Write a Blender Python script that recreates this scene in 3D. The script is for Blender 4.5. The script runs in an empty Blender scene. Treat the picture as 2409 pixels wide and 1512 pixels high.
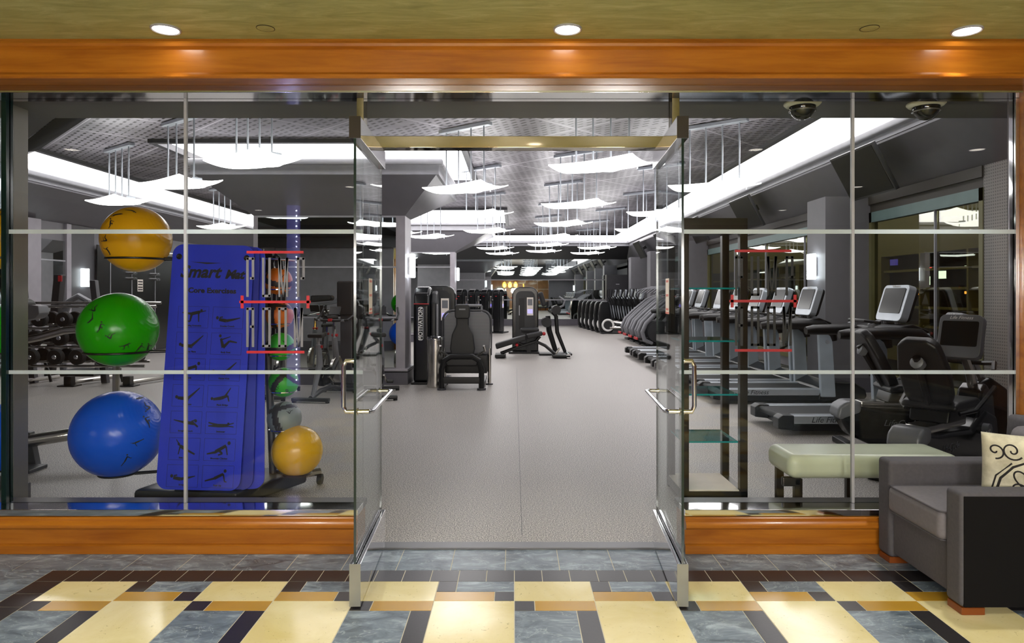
import bpy, bmesh, math, random
from mathutils import Vector, Matrix, Euler
random.seed(7)
SC = bpy.context.scene
COL = SC.collection
PI = math.pi
F, VX, VY, H = 1628.0, 1210.0, 690.0, 1.5      # focal length in pixels, vanishing point, eye height

def W(x, y, d):
    return Vector(((x - VX) * d / F, d, H - (y - VY) * d / F))
def XA(x, d):
    return (x - VX) * d / F
def ZA(y, d):
    return H - (y - VY) * d / F

def lin(c):
    return c / 12.92 if c <= 0.04045 else ((c + 0.055) / 1.055) ** 2.4
def col(h):
    return tuple(lin(int(h[i:i + 2], 16) / 255) for i in (0, 2, 4)) + (1.0,)

# ---------------------------------------------------------------- materials
class NT:
    def __init__(s, name):
        s.m = bpy.data.materials.new(name); s.m.use_nodes = True
        s.t = s.m.node_tree; s.t.nodes.clear()
        s.out = s.n('ShaderNodeOutputMaterial')
    def n(s, typ, **kw):
        nd = s.t.nodes.new(typ)
        for k, v in kw.items():
            if k.startswith('i_'):
                key = k[2:].replace('_', ' ')
                nd.inputs[key].default_value = v
            else:
                setattr(nd, k, v)
        return nd
    def l(s, a, b):
        s.t.links.new(a, b)
    def math(s, op, a, b=None, clamp=False):
        nd = s.n('ShaderNodeMath', operation=op, use_clamp=clamp)
        for i, v in enumerate((a, b)):
            if v is None: continue
            if isinstance(v, (int, float)): nd.inputs[i].default_value = v
            else: s.l(v, nd.inputs[i])
        return nd.outputs[0]
    def mix(s, f, a, b):
        nd = s.n('ShaderNodeMix', data_type='RGBA')
        for sock, v in ((nd.inputs[0], f), (nd.inputs[6], a), (nd.inputs[7], b)):
            if isinstance(v, (int, float, tuple)): sock.default_value = v
            else: s.l(v, sock)
        return nd.outputs[2]
    def coords(s, scale=(1, 1, 1), rot=(0, 0, 0), out='Object'):
        tc = s.n('ShaderNodeTexCoord'); mp = s.n('ShaderNodeMapping')
        mp.inputs['Scale'].default_value = scale; mp.inputs['Rotation'].default_value = rot
        s.l(tc.outputs[out], mp.inputs['Vector']); return mp.outputs[0]
    def noise(s, vec, scale, detail=3.0, rough=0.5, dist=0.0):
        nd = s.n('ShaderNodeTexNoise', i_Scale=scale, i_Detail=detail, i_Roughness=rough, i_Distortion=dist)
        s.l(vec, nd.inputs['Vector']); return nd.outputs[0]
    def ramp(s, f, stops):
        nd = s.n('ShaderNodeValToRGB'); e = nd.color_ramp.elements
        while len(e) < len(stops): e.new(0.5)
        for el, (p, c) in zip(e, stops):
            el.position = p; el.color = c if len(c) == 4 else c + (1,)
        s.l(f, nd.inputs[0]); return nd.outputs[0]
    def bsdf(s, color=None, rough=0.5, metal=0.0, spec=0.5, coat=0.0, bump=None, bstr=0.1, bdist=0.01):
        b = s.n('ShaderNodeBsdfPrincipled')
        if color is not None:
            if isinstance(color, tuple): b.inputs['Base Color'].default_value = color
            else: s.l(color, b.inputs['Base Color'])
        if isinstance(rough, (int, float)): b.inputs['Roughness'].default_value = rough
        else: s.l(rough, b.inputs['Roughness'])
        b.inputs['Metallic'].default_value = metal
        b.inputs['Specular IOR Level'].default_value = spec
        b.inputs['Coat Weight'].default_value = coat
        b.inputs['Coat Roughness'].default_value = 0.08
        if bump is not None:
            bn = s.n('ShaderNodeBump', i_Strength=bstr, i_Distance=bdist)
            s.l(bump, bn.inputs['Height']); s.l(bn.outputs[0], b.inputs['Normal'])
        s.l(b.outputs[0], s.out.inputs[0]); return s.m

def plain(name, h, rough=0.5, metal=0.0, spec=0.5, var=0.06, scale=6.0, coat=0.0, bstr=0.0, bscale=200.0):
    t = NT(name); v = t.coords()
    c = col(h)
    nz = t.noise(v, scale, 2.0)
    lo = tuple(max(0, x * (1 - var)) for x in c[:3]); hi = tuple(min(1, x * (1 + var)) for x in c[:3])
    cc = t.ramp(nz, [(0.3, lo), (0.7, hi)])
    bump = t.noise(v, bscale, 2.0) if bstr > 0 else None
    return t.bsdf(cc, rough, metal, spec, coat, bump, bstr, 0.004)

def emis(name, h, strength, base='ffffff'):
    t = NT(name)
    b = t.n('ShaderNodeBsdfPrincipled'); b.inputs['Base Color'].default_value = col(base)
    b.inputs['Emission Color'].default_value = col(h); b.inputs['Emission Strength'].default_value = strength
    t.l(b.outputs[0], t.out.inputs[0]); return t.m

def glassmat(name, tint, f0=0.05, rough=0.0, gain=1.0):
    t = NT(name)
    g = t.n('ShaderNodeNewGeometry'); d = t.n('ShaderNodeVectorMath', operation='DOT_PRODUCT')
    t.l(g.outputs['Normal'], d.inputs[0]); t.l(g.outputs['Incoming'], d.inputs[1])
    c = t.math('ABSOLUTE', d.outputs['Value']); k = t.math('SUBTRACT', 1.0, c, True)
    p = t.math('POWER', k, 5.0); r = t.math('MULTIPLY', p, (1 - f0) * gain); r = t.math('ADD', r, f0, True)
    tr = t.n('ShaderNodeBsdfTransparent'); tr.inputs[0].default_value = col(tint)
    gl = t.n('ShaderNodeBsdfGlossy'); gl.inputs['Roughness'].default_value = rough
    mx = t.n('ShaderNodeMixShader'); t.l(r, mx.inputs[0]); t.l(tr.outputs[0], mx.inputs[1]); t.l(gl.outputs[0], mx.inputs[2])
    t.l(mx.outputs[0], t.out.inputs[0]); return t.m

MT = {}
def setup_materials():
    m = MT
    m['black'] = plain('black_plastic', '0e0e10', 0.38, spec=0.4)
    m['shroud'] = plain('black_shroud', '0d0e10', 0.22, spec=0.5)
    m['rubber'] = plain('dark_rubber', '141415', 0.7)
    m['pad'] = plain('black_upholstery', '111113', 0.45, bstr=0.15, bscale=300)
    m['dgrey'] = plain('dark_grey_paint', '3a3a3f', 0.42)
    m['charcoal'] = plain('charcoal_plastic', '1f2023', 0.4)
    m['silver'] = plain('silver_paint', 'b6bcc4', 0.3, 0.55)
    m['upright'] = plain('pale_silver_panel', 'a9b4bf', 0.38, 0.2)
    m['midgrey'] = plain('mid_grey_plastic', '75767b', 0.4, 0.2)
    m['chrome'] = plain('chrome', 'e6e6e8', 0.07, 1.0, var=0.01)
    m['dimchrome'] = plain('chrome_dim_reflection', 'a39a84', 0.07, 1.0, var=0.01)  # chrome tinted darker, standing in for a dimmer reflected ceiling
    m['endplate'] = plain('end_plate_metal', '8f8f86', 0.4, 0.5)
    m['steel'] = plain('brushed_steel', 'c9c6c0', 0.22, 1.0)
    m['screen'] = plain('dark_screen', '1b1d1d', 0.2, spec=0.4)
    m['tvscreen'] = plain('television_screen', '131313', 0.4, spec=0.12)
    m['red'] = plain('red_accent', 'b3242a', 0.4)
    m['redvinyl'] = plain('red_vinyl', 'b81a26', 0.5)
    m['darkredvinyl'] = plain('dark_red_vinyl', '9c1820', 0.5)
    m['greyvinyl'] = plain('grey_vinyl', '77777f', 0.45)
    m['blackvinyl'] = plain('black_vinyl', '16181a', 0.45)
    m['frost'] = plain('frosted_band', 'b6c2c8', 0.35)
    m['white'] = plain('white_plastic', 'e9e8e6', 0.4)
    m['paper'] = plain('white_paper', 'efe6dc', 0.7)
    m['pink'] = plain('pink_print', 'd98a80', 0.7)
    m['mirror'] = plain('mirror_glass', 'd3dad7', 0.015, 1.0, var=0.0)
    m['bronze'] = plain('dark_bronze_frame', '2b2620', 0.3, 0.5)
    m['teal'] = plain('teal_glass_edge', '0f8f95', 0.15)
    m['gedge'] = plain('green_black_glass_edge', '06211f', 0.15)
    m['glass'] = glassmat('clear_glass', 'fdfefd', 0.024, gain=0.9)
    m['doorglass'] = glassmat('door_glass', 'f8fbfa', 0.035, gain=0.75)
    m['shelfglass'] = glassmat('shelf_glass', 'bfe0dd', 0.06)
    m['nightglass'] = glassmat('window_glass', 'c9cdb4', 0.12)
    m['domeglass'] = plain('smoked_dome', '0c0d0f', 0.05, spec=0.9)
    m['cream_ring'] = plain('cream_ring', 'dcdcc8', 0.4)
    m['wall'] = plain('grey_wall_paint', '77767b', 0.45, var=0.04)
    m['walldark'] = plain('dark_grey_wall', '4c4c50', 0.5, var=0.04)
    m['header'] = plain('dark_brown_header', '3b3733', 0.5)
    m['shadedsoffit'] = plain('shaded_soffit', '38383a', 0.95, spec=0.0)  # soffit tone darkened to paint in the lack of light on the slope
    m['lavender'] = plain('light_grey_post', 'a19da4', 0.4)
    m['soffit'] = plain('charcoal_soffit', '58585b', 0.45, var=0.03)
    m['slope'] = plain('grey_sloped_bulkhead', '6d6c72', 0.42, var=0.04)
    m['lip'] = plain('pale_grey_moulding', 'a3a4aa', 0.35)
    m['base'] = plain('grey_baseboard', '5d5b62', 0.4)
    m['pend'] = emis('pendant_diffuser', 'fffdfb', 4.4)
    m['cove'] = emis('cove_light', 'fffafb', 2.3)
    m['sconce'] = emis('sconce_glass', 'f2fbff', 4.0)
    m['added_globe'] = emis('fill_globe_glow', 'fff8f0', 54.0)
    m['down'] = emis('downlight_lens', 'fff6e8', 9.0)
    m['amber'] = emis('amber_lamp', 'ffb010', 5.0)
    m['led'] = emis('violet_led', '5a58ff', 1.3)
    m['ledspot'] = emis('white_led', 'dfe4ff', 22.0)
    m['city'] = emis('city_light', 'dff0ff', 3.0)
    m['cityred'] = emis('city_red', 'ff3020', 2.0)
    m['cityora'] = emis('city_orange', 'ffa04a', 3.0)
    m['citypurple'] = emis('city_purple', '4a3cc0', 1.0)
    m['sill'] = plain('tan_frame', '8d7c4c', 0.45)
    m['olive'] = plain('olive_frame', '6f6d48', 0.45)
    m['night'] = plain('night', '0a0c10', 0.9)
    m['tealtop'] = plain('pale_teal_header', '6d8482', 0.4)
    m['matblue'] = plain('blue_mat', '1a30c4', 0.55, var=0.05, bstr=0.1, bscale=400)
    m['matdark'] = plain('navy_mat', '16279c', 0.55)
    m['print'] = plain('black_print', '15151c', 0.6)
    m['benchgreen'] = plain('pale_green_vinyl', 'c6cdb6', 0.3, var=0.03, bstr=0.05)
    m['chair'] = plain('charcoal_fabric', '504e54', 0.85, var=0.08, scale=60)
    m['chairside'] = plain('near_black_side', '0f0e10', 0.92, spec=0.2)  # near-black layer on the outer side of the near arm only
    m['seatfab'] = plain('grey_seat_fabric', '706d73', 0.85, var=0.06, scale=60)
    m['foot'] = plain('wood_foot', '7c3f14', 0.4)
    # speckled rubber floor of the gym
    t = NT('speckled_rubber_floor'); v = t.coords()
    n1 = t.noise(v, 130, 2.0, 0.6); n2 = t.noise(v, 0.6, 3.0)
    c = t.ramp(n1, [(0.36, col('4e4b49')[:3]), (0.5, col('8a8684')[:3]), (0.6, col('e4dfd6')[:3])])
    c2 = t.mix(t.math('MULTIPLY', n2, 0.35), c, col('8d8481'))
    m['gymfloor'] = t.bsdf(c2, 0.42, 0.0, 0.35, bump=n1, bstr=0.06, bdist=0.002)
    # stone tiles
    t = NT('cream_marble'); v = t.coords()
    n1 = t.noise(v, 3.0, 5.0, 0.6, 0.6); n2 = t.noise(v, 22, 5, 0.7, 2.0)
    c = t.ramp(n1, [(0.3, col('e0cf90')[:3]), (0.7, col('f0e4b4')[:3])])
    veins = t.ramp(n2, [(0.34, (1, 1, 1)), (0.365, (0, 0, 0))])
    c = t.mix(t.math('MULTIPLY', veins, 0.5), c, col('8f7c50'))
    m['cream'] = t.bsdf(c, 0.14, 0, 0.5)
    t = NT('blue_grey_slate'); v = t.coords((1, 2.2, 1), (0, 0, 0.5))
    n1 = t.noise(v, 5.0, 6.0, 0.65, 1.2); n2 = t.noise(v, 2.2, 4, 0.6, 2.5)
    c = t.ramp(n1, [(0.3, col('434e5a')[:3]), (0.55, col('768491')[:3]), (0.75, col('b4c2cc')[:3])])
    dd = t.math('ABSOLUTE', t.math('SUBTRACT', n2, 0.5)); veins = t.ramp(dd, [(0.0, (1, 1, 1)), (0.012, (0, 0, 0))])
    c = t.mix(t.math('MULTIPLY', veins, 0.55), c, col('b9c4c9'))
    m['slate'] = t.bsdf(c, 0.34, 0, 0.5, bump=n1, bstr=0.1, bdist=0.003)
    m['blacktile'] = plain('black_granite', '2b292c', 0.3, var=0.15, scale=80)
    m['ochre'] = plain('ochre_tile', 'bb9030', 0.22, var=0.08, scale=4)
    m['grout'] = plain('pale_grout', 'd4cdb8', 0.8)
    # lacquered orange wood
    t = NT('orange_lacquered_wood'); v = t.coords((0.5, 6, 6))
    n1 = t.noise(v, 3.0, 5, 0.6, 0.4)
    c = t.ramp(n1, [(0.25, col('8c4c10')[:3]), (0.55, col('ac691c')[:3]), (0.8, col('b97624')[:3])])
    m['wood'] = t.bsdf(c, 0.3, 0, 0.4, coat=0.2)
    # lobby ceiling: olive plaster
    t = NT('olive_plaster'); v = t.coords((0.6, 3.0, 1))
    n1 = t.noise(v, 5.0, 6, 0.7, 0.8)
    c = t.ramp(n1, [(0.3, col('96955c')[:3]), (0.55, col('b4b477')[:3]), (0.75, col('cdcd9a')[:3])])
    m['plaster'] = t.bsdf(c, 0.45, 0, 0.4, bump=n1, bstr=0.15, bdist=0.01)
    m['lobbywall'] = plain('warm_wood_panel', '6b4a26', 0.35, var=0.2, scale=3)
    # perforated metal ceiling
    t = NT('perforated_metal_ceiling'); v = t.coords((1, 1, 1), (0, 0, PI / 4))
    br = t.n('ShaderNodeTexBrick', offset=0.5, i_Scale=1.0, i_Mortar_Size=0.035, i_Brick_Width=0.17, i_Row_Height=0.105, i_Mortar_Smooth=0.05)
    t.l(v, br.inputs['Vector'])
    b2 = t.n('ShaderNodeTexBrick', offset=0.0, i_Scale=1.0, i_Mortar_Size=0.045, i_Brick_Width=1.3, i_Row_Height=0.65, i_Mortar_Smooth=0.0)
    t.l(v, b2.inputs['Vector'])
    b3 = t.n('ShaderNodeTexBrick', offset=0.0, i_Scale=1.0, i_Mortar_Size=0.008, i_Brick_Width=1.3, i_Row_Height=1.3, i_Mortar_Smooth=0.0)
    t.l(v, b3.inputs['Vector'])
    hole = t.math('MULTIPLY', t.math('SUBTRACT', 1.0, br.outputs['Fac']), t.math('SUBTRACT', 1.0, b2.outputs['Fac']))
    n1 = t.noise(v, 2.0, 2)
    metal = t.ramp(n1, [(0.3, col('78747b')[:3]), (0.7, col('9a969e')[:3])])
    c = t.mix(hole, metal, col('141316'))
    c = t.mix(b3.outputs['Fac'], c, col('cfcdd4'))
    m['perf'] = t.bsdf(c, 0.35, 0.35, 0.5)
    # small-hole perforated panel
    t = NT('perforated_panel'); v = t.coords()
    vo = t.n('ShaderNodeTexVoronoi', i_Scale=28.0, i_Randomness=0.0); t.l(v, vo.inputs['Vector'])
    d = t.math('LESS_THAN', vo.outputs['Distance'], 0.28)
    c = t.mix(d, col('83807c'), col('5d5b59'))
    m['perfpanel'] = t.bsdf(c, 0.45, 0.3)
    # machine mesh shroud
    t = NT('ribbed_grey_shroud'); v = t.coords()
    wv = t.n('ShaderNodeTexWave', wave_type='BANDS', bands_direction='Z', i_Scale=16.0); t.l(v, wv.inputs['Vector'])
    c = t.ramp(wv.outputs[0], [(0.35, col('3e3f43')[:3]), (0.65, col('77787c')[:3])])
    m['ribbed'] = t.bsdf(c, 0.4, 0.2)
    # pillow
    t = NT('cream_damask'); v = t.coords((1, 1, 1))
    n1 = t.noise(v, 14, 4, 0.6)
    c = t.ramp(n1, [(0.3, col('a9a48c')[:3]), (0.7, col('d9d5bf')[:3])])
    m['pillow'] = t.bsdf(c, 0.7)
    m['pillowline'] = plain('pillow_line', '1d1a1c', 0.8)
    # balls with fine ridges
    for nm, h in (('yellow', 'd9a016'), ('green', '1f9d06'), ('blue', '0f56dc'), ('gold', 'e0ad12')):
        t = NT(nm + '_ball'); v = t.coords((1, 1, 1), (0.4, 0.5, 0.2))
        wv = t.n('ShaderNodeTexWave', wave_type='RINGS', rings_direction='X', i_Scale=14.0, i_Distortion=0.0); t.l(v, wv.inputs['Vector'])
        m[nm + 'ball'] = t.bsdf(col(h), 0.24, 0, 0.3, bump=wv.outputs[0], bstr=0.12, bdist=0.004)
    for nm, h in (('orange', 'd06a17'), ('lime', '35b02c'), ('ash', '7d8784')):
        m['med' + nm] = plain(nm + '_medicine_ball', h, 0.42, var=0.03)
    m['medband'] = plain('dark_band', '2c2724', 0.5)
setup_materials()

# ---------------------------------------------------------------- mesh builder
class B:
    def __init__(s):
        s.bm = bmesh.new(); s.mats = []
    def mi(s, mat):
        mat = MT[mat] if isinstance(mat, str) else mat
        if mat not in s.mats: s.mats.append(mat)
        return s.mats.index(mat)
    def add(s, vs, fs, mat, xf=None):
        i = s.mi(mat)
        bv = [s.bm.verts.new(xf @ Vector(v) if xf else v) for v in vs]
        for f in fs:
            try:
                fc = s.bm.faces.new([bv[k] for k in f]); fc.material_index = i
            except ValueError: pass
        return s
    def merge(s, other, mat, xf=None):
        i = s.mi(mat); mp = {}
        for v in other.verts: mp[v] = s.bm.verts.new(xf @ v.co if xf else v.co)
        for f in other.faces:
            fc = s.bm.faces.new([mp[v] for v in f.verts]); fc.material_index = i
        other.free(); return s
    def box(s, c, size, mat, rot=None, bev=0.0, seg=2):
        t = bmesh.new(); bmesh.ops.create_cube(t, size=1.0)
        for v in t.verts: v.co = Vector((v.co.x * size[0], v.co.y * size[1], v.co.z * size[2]))
        if bev > 0: bmesh.ops.bevel(t, geom=t.edges[:], offset=min(bev, min(size) * 0.49), segments=seg, profile=0.5, affect='EDGES')
        xf = Matrix.Translation(c)
        if rot: xf = xf @ Euler(rot).to_matrix().to_4x4()
        return s.merge(t, mat, xf)
    def b2(s, a, b, mat, bev=0.0, seg=2):
        a = Vector(a); b = Vector(b)
        return s.box((a + b) / 2, [abs(x) for x in (b - a)], mat, None, bev, seg)
    def hexa(s, p, mat):       # four bottom points then four top points
        return s.add(p, [(3, 2, 1, 0), (4, 5, 6, 7), (0, 1, 5, 4), (1, 2, 6, 5), (2, 3, 7, 6), (3, 0, 4, 7)], mat)
    def poly(s, p, mat):
        return s.add(p, [tuple(range(len(p)))], mat)
    def tube(s, pts, r, mat, n=8, closed=False, cap=True, flat=1.0):
        pts = [Vector(p) for p in pts]; N = len(pts); rs = r if isinstance(r, (list, tuple)) else [r] * N
        vs = []; up = None
        for k, p in enumerate(pts):
            a = pts[(k - 1) % N] if (closed or k > 0) else p; b = pts[(k + 1) % N] if (closed or k < N - 1) else p
            d = (b - a).normalized()
            if up is None:
                up = Vector((0, 0, 1)) if abs(d.z) < 0.95 else Vector((0, 1, 0))
            x = d.cross(up)
            if x.length < 1e-4: x = d.orthogonal()
            x.normalize(); y = x.cross(d).normalized(); up = y
            for j in range(n):
                t = 2 * PI * j / n + PI / n
                vs.append(p + (x * math.cos(t) + y * math.sin(t) * flat) * rs[k])
        fs = []
        for k in range(N if closed else N - 1):
            for j in range(n):
                a = k * n + j; b = k * n + (j + 1) % n; k2 = ((k + 1) % N) * n
                fs.append((a, b, k2 + (j + 1) % n, k2 + j))
        if cap and not closed:
            fs.append(tuple(range(n - 1, -1, -1))); fs.append(tuple(range((N - 1) * n, N * n)))
        return s.add(vs, fs, mat)
    def cyl(s, a, b, r, mat, n=16, r2=None):
        return s.tube([a, b], [r, r if r2 is None else r2], mat, n)
    def prism(s, o, axis, a, b, mat, bev=0.0, seg=2):   # outline in the plane across axis, extruded a..b
        def p(u, v, w): return {'x': (w, u, v), 'y': (u, w, v), 'z': (u, v, w)}[axis]
        t = bmesh.new(); n = len(o)
        v0 = [t.verts.new(p(u, v, a)) for u, v in o]; v1 = [t.verts.new(p(u, v, b)) for u, v in o]
        t.faces.new(v0[::-1]); t.faces.new(v1)
        for k in range(n): t.faces.new((v0[k], v0[(k + 1) % n], v1[(k + 1) % n], v1[k]))
        bmesh.ops.recalc_face_normals(t, faces=t.faces[:])
        if bev > 0: bmesh.ops.bevel(t, geom=t.edges[:], offset=bev, segments=seg, profile=0.5, affect='EDGES', clamp_overlap=True)
        return s.merge(t, mat)
    def lathe(s, prof, c, mat, n=24, rot=None):
        xf = Matrix.Translation(c)
        if rot: xf = xf @ Euler(rot).to_matrix().to_4x4()
        vs = []; fs = []
        for r, z in prof:
            for j in range(n):
                t = 2 * PI * j / n; vs.append((r * math.cos(t), r * math.sin(t), z))
        for k in range(len(prof) - 1):
            for j in range(n):
                fs.append((k * n + j, k * n + (j + 1) % n, (k + 1) * n + (j + 1) % n, (k + 1) * n + j))
        fs.append(tuple(range(n - 1, -1, -1))); fs.append(tuple(range((len(prof) - 1) * n, len(prof) * n)))
        return s.add(vs, fs, mat, xf)
    def ball(s, c, r, mat, u=32, v=18, sc=(1, 1, 1), matf=None):
        t = bmesh.new(); bmesh.ops.create_uvsphere(t, u_segments=u, v_segments=v, radius=r)
        xf = Matrix.Translation(c) @ Matrix.Diagonal((*sc, 1))
        i = s.mi(mat); mp = {}
        for vv in t.verts: mp[vv] = s.bm.verts.new(xf @ vv.co)
        for f in t.faces:
            fc = s.bm.faces.new([mp[x] for x in f.verts])
            fc.material_index = s.mi(matf(f.calc_center_median().normalized())) if matf else i
        t.free(); return s
    def torus(s, c, R, r, mat, n=32, m=8, rot=None):
        xf = Matrix.Translation(c)
        if rot: xf = xf @ Euler(rot).to_matrix().to_4x4()
        return s.tube([xf @ Vector((R * math.cos(2 * PI * k / n), R * math.sin(2 * PI * k / n), 0)) for k in range(n)], r, mat, m, True)
    def obj(s, name, parent=None, ang=0.6, world=False):
        me = bpy.data.meshes.new(name)
        if world and parent is not None:
            off = parent.location
            for v in s.bm.verts: v.co -= off
        bmesh.ops.recalc_face_normals(s.bm, faces=s.bm.faces[:])
        s.bm.to_mesh(me); s.bm.free()
        for m in s.mats: me.materials.append(m)
        me.shade_smooth(); me.set_sharp_from_angle(angle=ang)
        o = bpy.data.objects.new(name, me); COL.objects.link(o)
        if parent is not None: o.parent = parent
        if ang < 1:
            wn = o.modifiers.new('weighted_normal', 'WEIGHTED_NORMAL'); wn.keep_sharp = True
        return o

def thing(name, label, cat, loc=(0, 0, 0), rz=0.0, group=None):
    o = bpy.data.objects.new(name, None); COL.objects.link(o); o.empty_display_size = 0.1
    o.location = loc; o.rotation_euler = (0, 0, rz)
    o['label'] = label; o['category'] = cat
    if group: o['group'] = group
    return o
def tag(o, label, cat, group=None):
    o['label'] = label; o['category'] = cat
    if group: o['group'] = group
    return o
def struct(o, label=None):
    o['kind'] = 'structure'
    if label: o['label'] = label; o['category'] = 'structure'
    return o
def dup(root, loc, rz=0.0, label=None, group=None):
    r = root.copy(); COL.objects.link(r); r.location = loc; r.rotation_euler = (0, 0, rz)
    if label: r['label'] = label
    if group: r['group'] = group
    for ch in list(root.children):
        c = ch.copy(); COL.objects.link(c); c.parent = r
        for g in list(ch.children):
            d = g.copy(); COL.objects.link(d); d.parent = c
    return r
def place(o, loc, rz=0.0):
    o.location = loc; o.rotation_euler = (0, 0, rz); return o

def text(name, s, size, mat, xf, parent, shear=0.0, bold=0.0, sx=1.0, align='CENTER'):
    cu = bpy.data.curves.new(name, 'FONT'); cu.body = s; cu.size = size; cu.shear = shear; cu.offset = bold
    cu.align_x = align; cu.align_y = 'CENTER'; cu.extrude = 0.0008; cu.resolution_u = 3
    tmp = bpy.data.objects.new(name + '_tmp', cu); COL.objects.link(tmp)
    dg = bpy.context.evaluated_depsgraph_get()
    me = bpy.data.meshes.new_from_object(tmp.evaluated_get(dg))
    bpy.data.objects.remove(tmp); bpy.data.curves.remove(cu)
    me.transform(xf @ Matrix.Diagonal((sx, 1, 1, 1)))
    me.materials.clear(); me.materials.append(MT[mat])
    o = bpy.data.objects.new(name, me); COL.objects.link(o)
    if parent is not None: o.parent = parent
    return o
def frame(o, x, y):            # matrix with origin o, x axis and y axis given
    x = Vector(x).normalized(); y = Vector(y); z = x.cross(y).normalized(); y = z.cross(x)
    return Matrix(((x.x, y.x, z.x, o[0]), (x.y, y.y, z.y, o[1]), (x.z, y.z, z.z, o[2]), (0, 0, 0, 1)))

# pictograms: strokes (x0, y0, x1, y1, w0, w1), heads (x, y, r) in a 1 x 0.5 field
PIC = {
 'bird': ([(.1, .33, .45, .3, .03, .06), (.45, .3, .75, .36, .08, .07), (.75, .36, .97, .4, .03, .02), (.45, .3, .4, .06, .07, .04), (.4, .06, .24, .07, .04, .03), (.7, .33, .72, .05, .04, .025)], [(.8, .41, .045)]),
 'lie': ([(.18, .14, .45, .1, .07, .08), (.45, .1, .7, .14, .07, .05), (.7, .14, .97, .2, .05, .02), (.2, .2, .32, .22, .03, .03)], [(.12, .19, .055)]),
 'legup': ([(.14, .12, .5, .1, .07, .08), (.5, .1, .7, .25, .07, .05), (.7, .25, .93, .44, .05, .02), (.2, .1, .55, .05, .03, .02)], [(.1, .15, .055)]),
 'vsit': ([(.3, .36, .4, .08, .06, .09), (.4, .08, .62, .28, .08, .05), (.62, .28, .9, .24, .05, .03), (.32, .32, .65, .42, .03, .02)], [(.27, .44, .05)]),
 'plank': ([(.06, .1, .4, .2, .03, .06), (.4, .2, .75, .3, .07, .07), (.75, .3, .73, .06, .045, .03), (.73, .06, .86, .05, .03, .025)], [(.83, .38, .055)]),
 'hip': ([(.16, .1, .45, .14, .06, .08), (.45, .14, .68, .22, .08, .06), (.68, .22, .74, .04, .05, .03), (.6, .22, .78, .46, .05, .02)], [(.11, .12, .05)]),
 'side': ([(.05, .26, .4, .2, .02, .05), (.4, .2, .8, .16, .07, .08), (.8, .16, .95, .06, .05, .04), (.7, .22, .86, .28, .03, .03)], [(.86, .24, .05)]),
 'swim': ([(.04, .2, .4, .12, .03, .06), (.04, .1, .4, .1, .03, .06), (.4, .11, .75, .12, .08, .07), (.75, .14, .97, .2, .03, .02), (.75, .1, .97, .08, .03, .02)], [(.77, .17, .045)]),
 'star': ([(.2, .48, .36, .28, .02, .04), (.36, .28, .62, .16, .08, .07), (.62, .16, .9, .04, .05, .04), (.36, .28, .3, .03, .04, .025)], [(.3, .34, .045)]),
 'climb': ([(.05, .06, .38, .12, .03, .06), (.36, .13, .74, .32, .08, .07), (.74, .3, .8, .04, .045, .03), (.5, .16, .62, .08, .06, .04), (.62, .08, .46, .03, .04, .03)], [(.84, .4, .06)]),
 'push': ([(.04, .06, .38, .14, .03, .05), (.38, .14, .7, .28, .07, .06), (.7, .28, .76, .05, .045, .03), (.76, .05, .84, .04, .03, .02)], [(.76, .37, .055)]),
}
def picto(b, key, fn, mat='print'):    # fn maps (u, v) to a 3D point
    st, hd = PIC[key]
    for x0, y0, x1, y1, w0, w1 in st:
        w0 *= 1.35; w1 *= 1.35
        d = Vector((x1 - x0, y1 - y0)).normalized(); nx, ny = -d.y, d.x
        b.poly([fn(x0 + nx * w0 / 2, y0 + ny * w0 / 2), fn(x0 - nx * w0 / 2, y0 - ny * w0 / 2), fn(x1 - nx * w1 / 2, y1 - ny * w1 / 2), fn(x1 + nx * w1 / 2, y1 + ny * w1 / 2)], mat)
    for x, y, r in hd:
        b.poly([fn(x + r * math.cos(t * PI / 5), y + r * math.sin(t * PI / 5)) for t in range(10)], mat)
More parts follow.
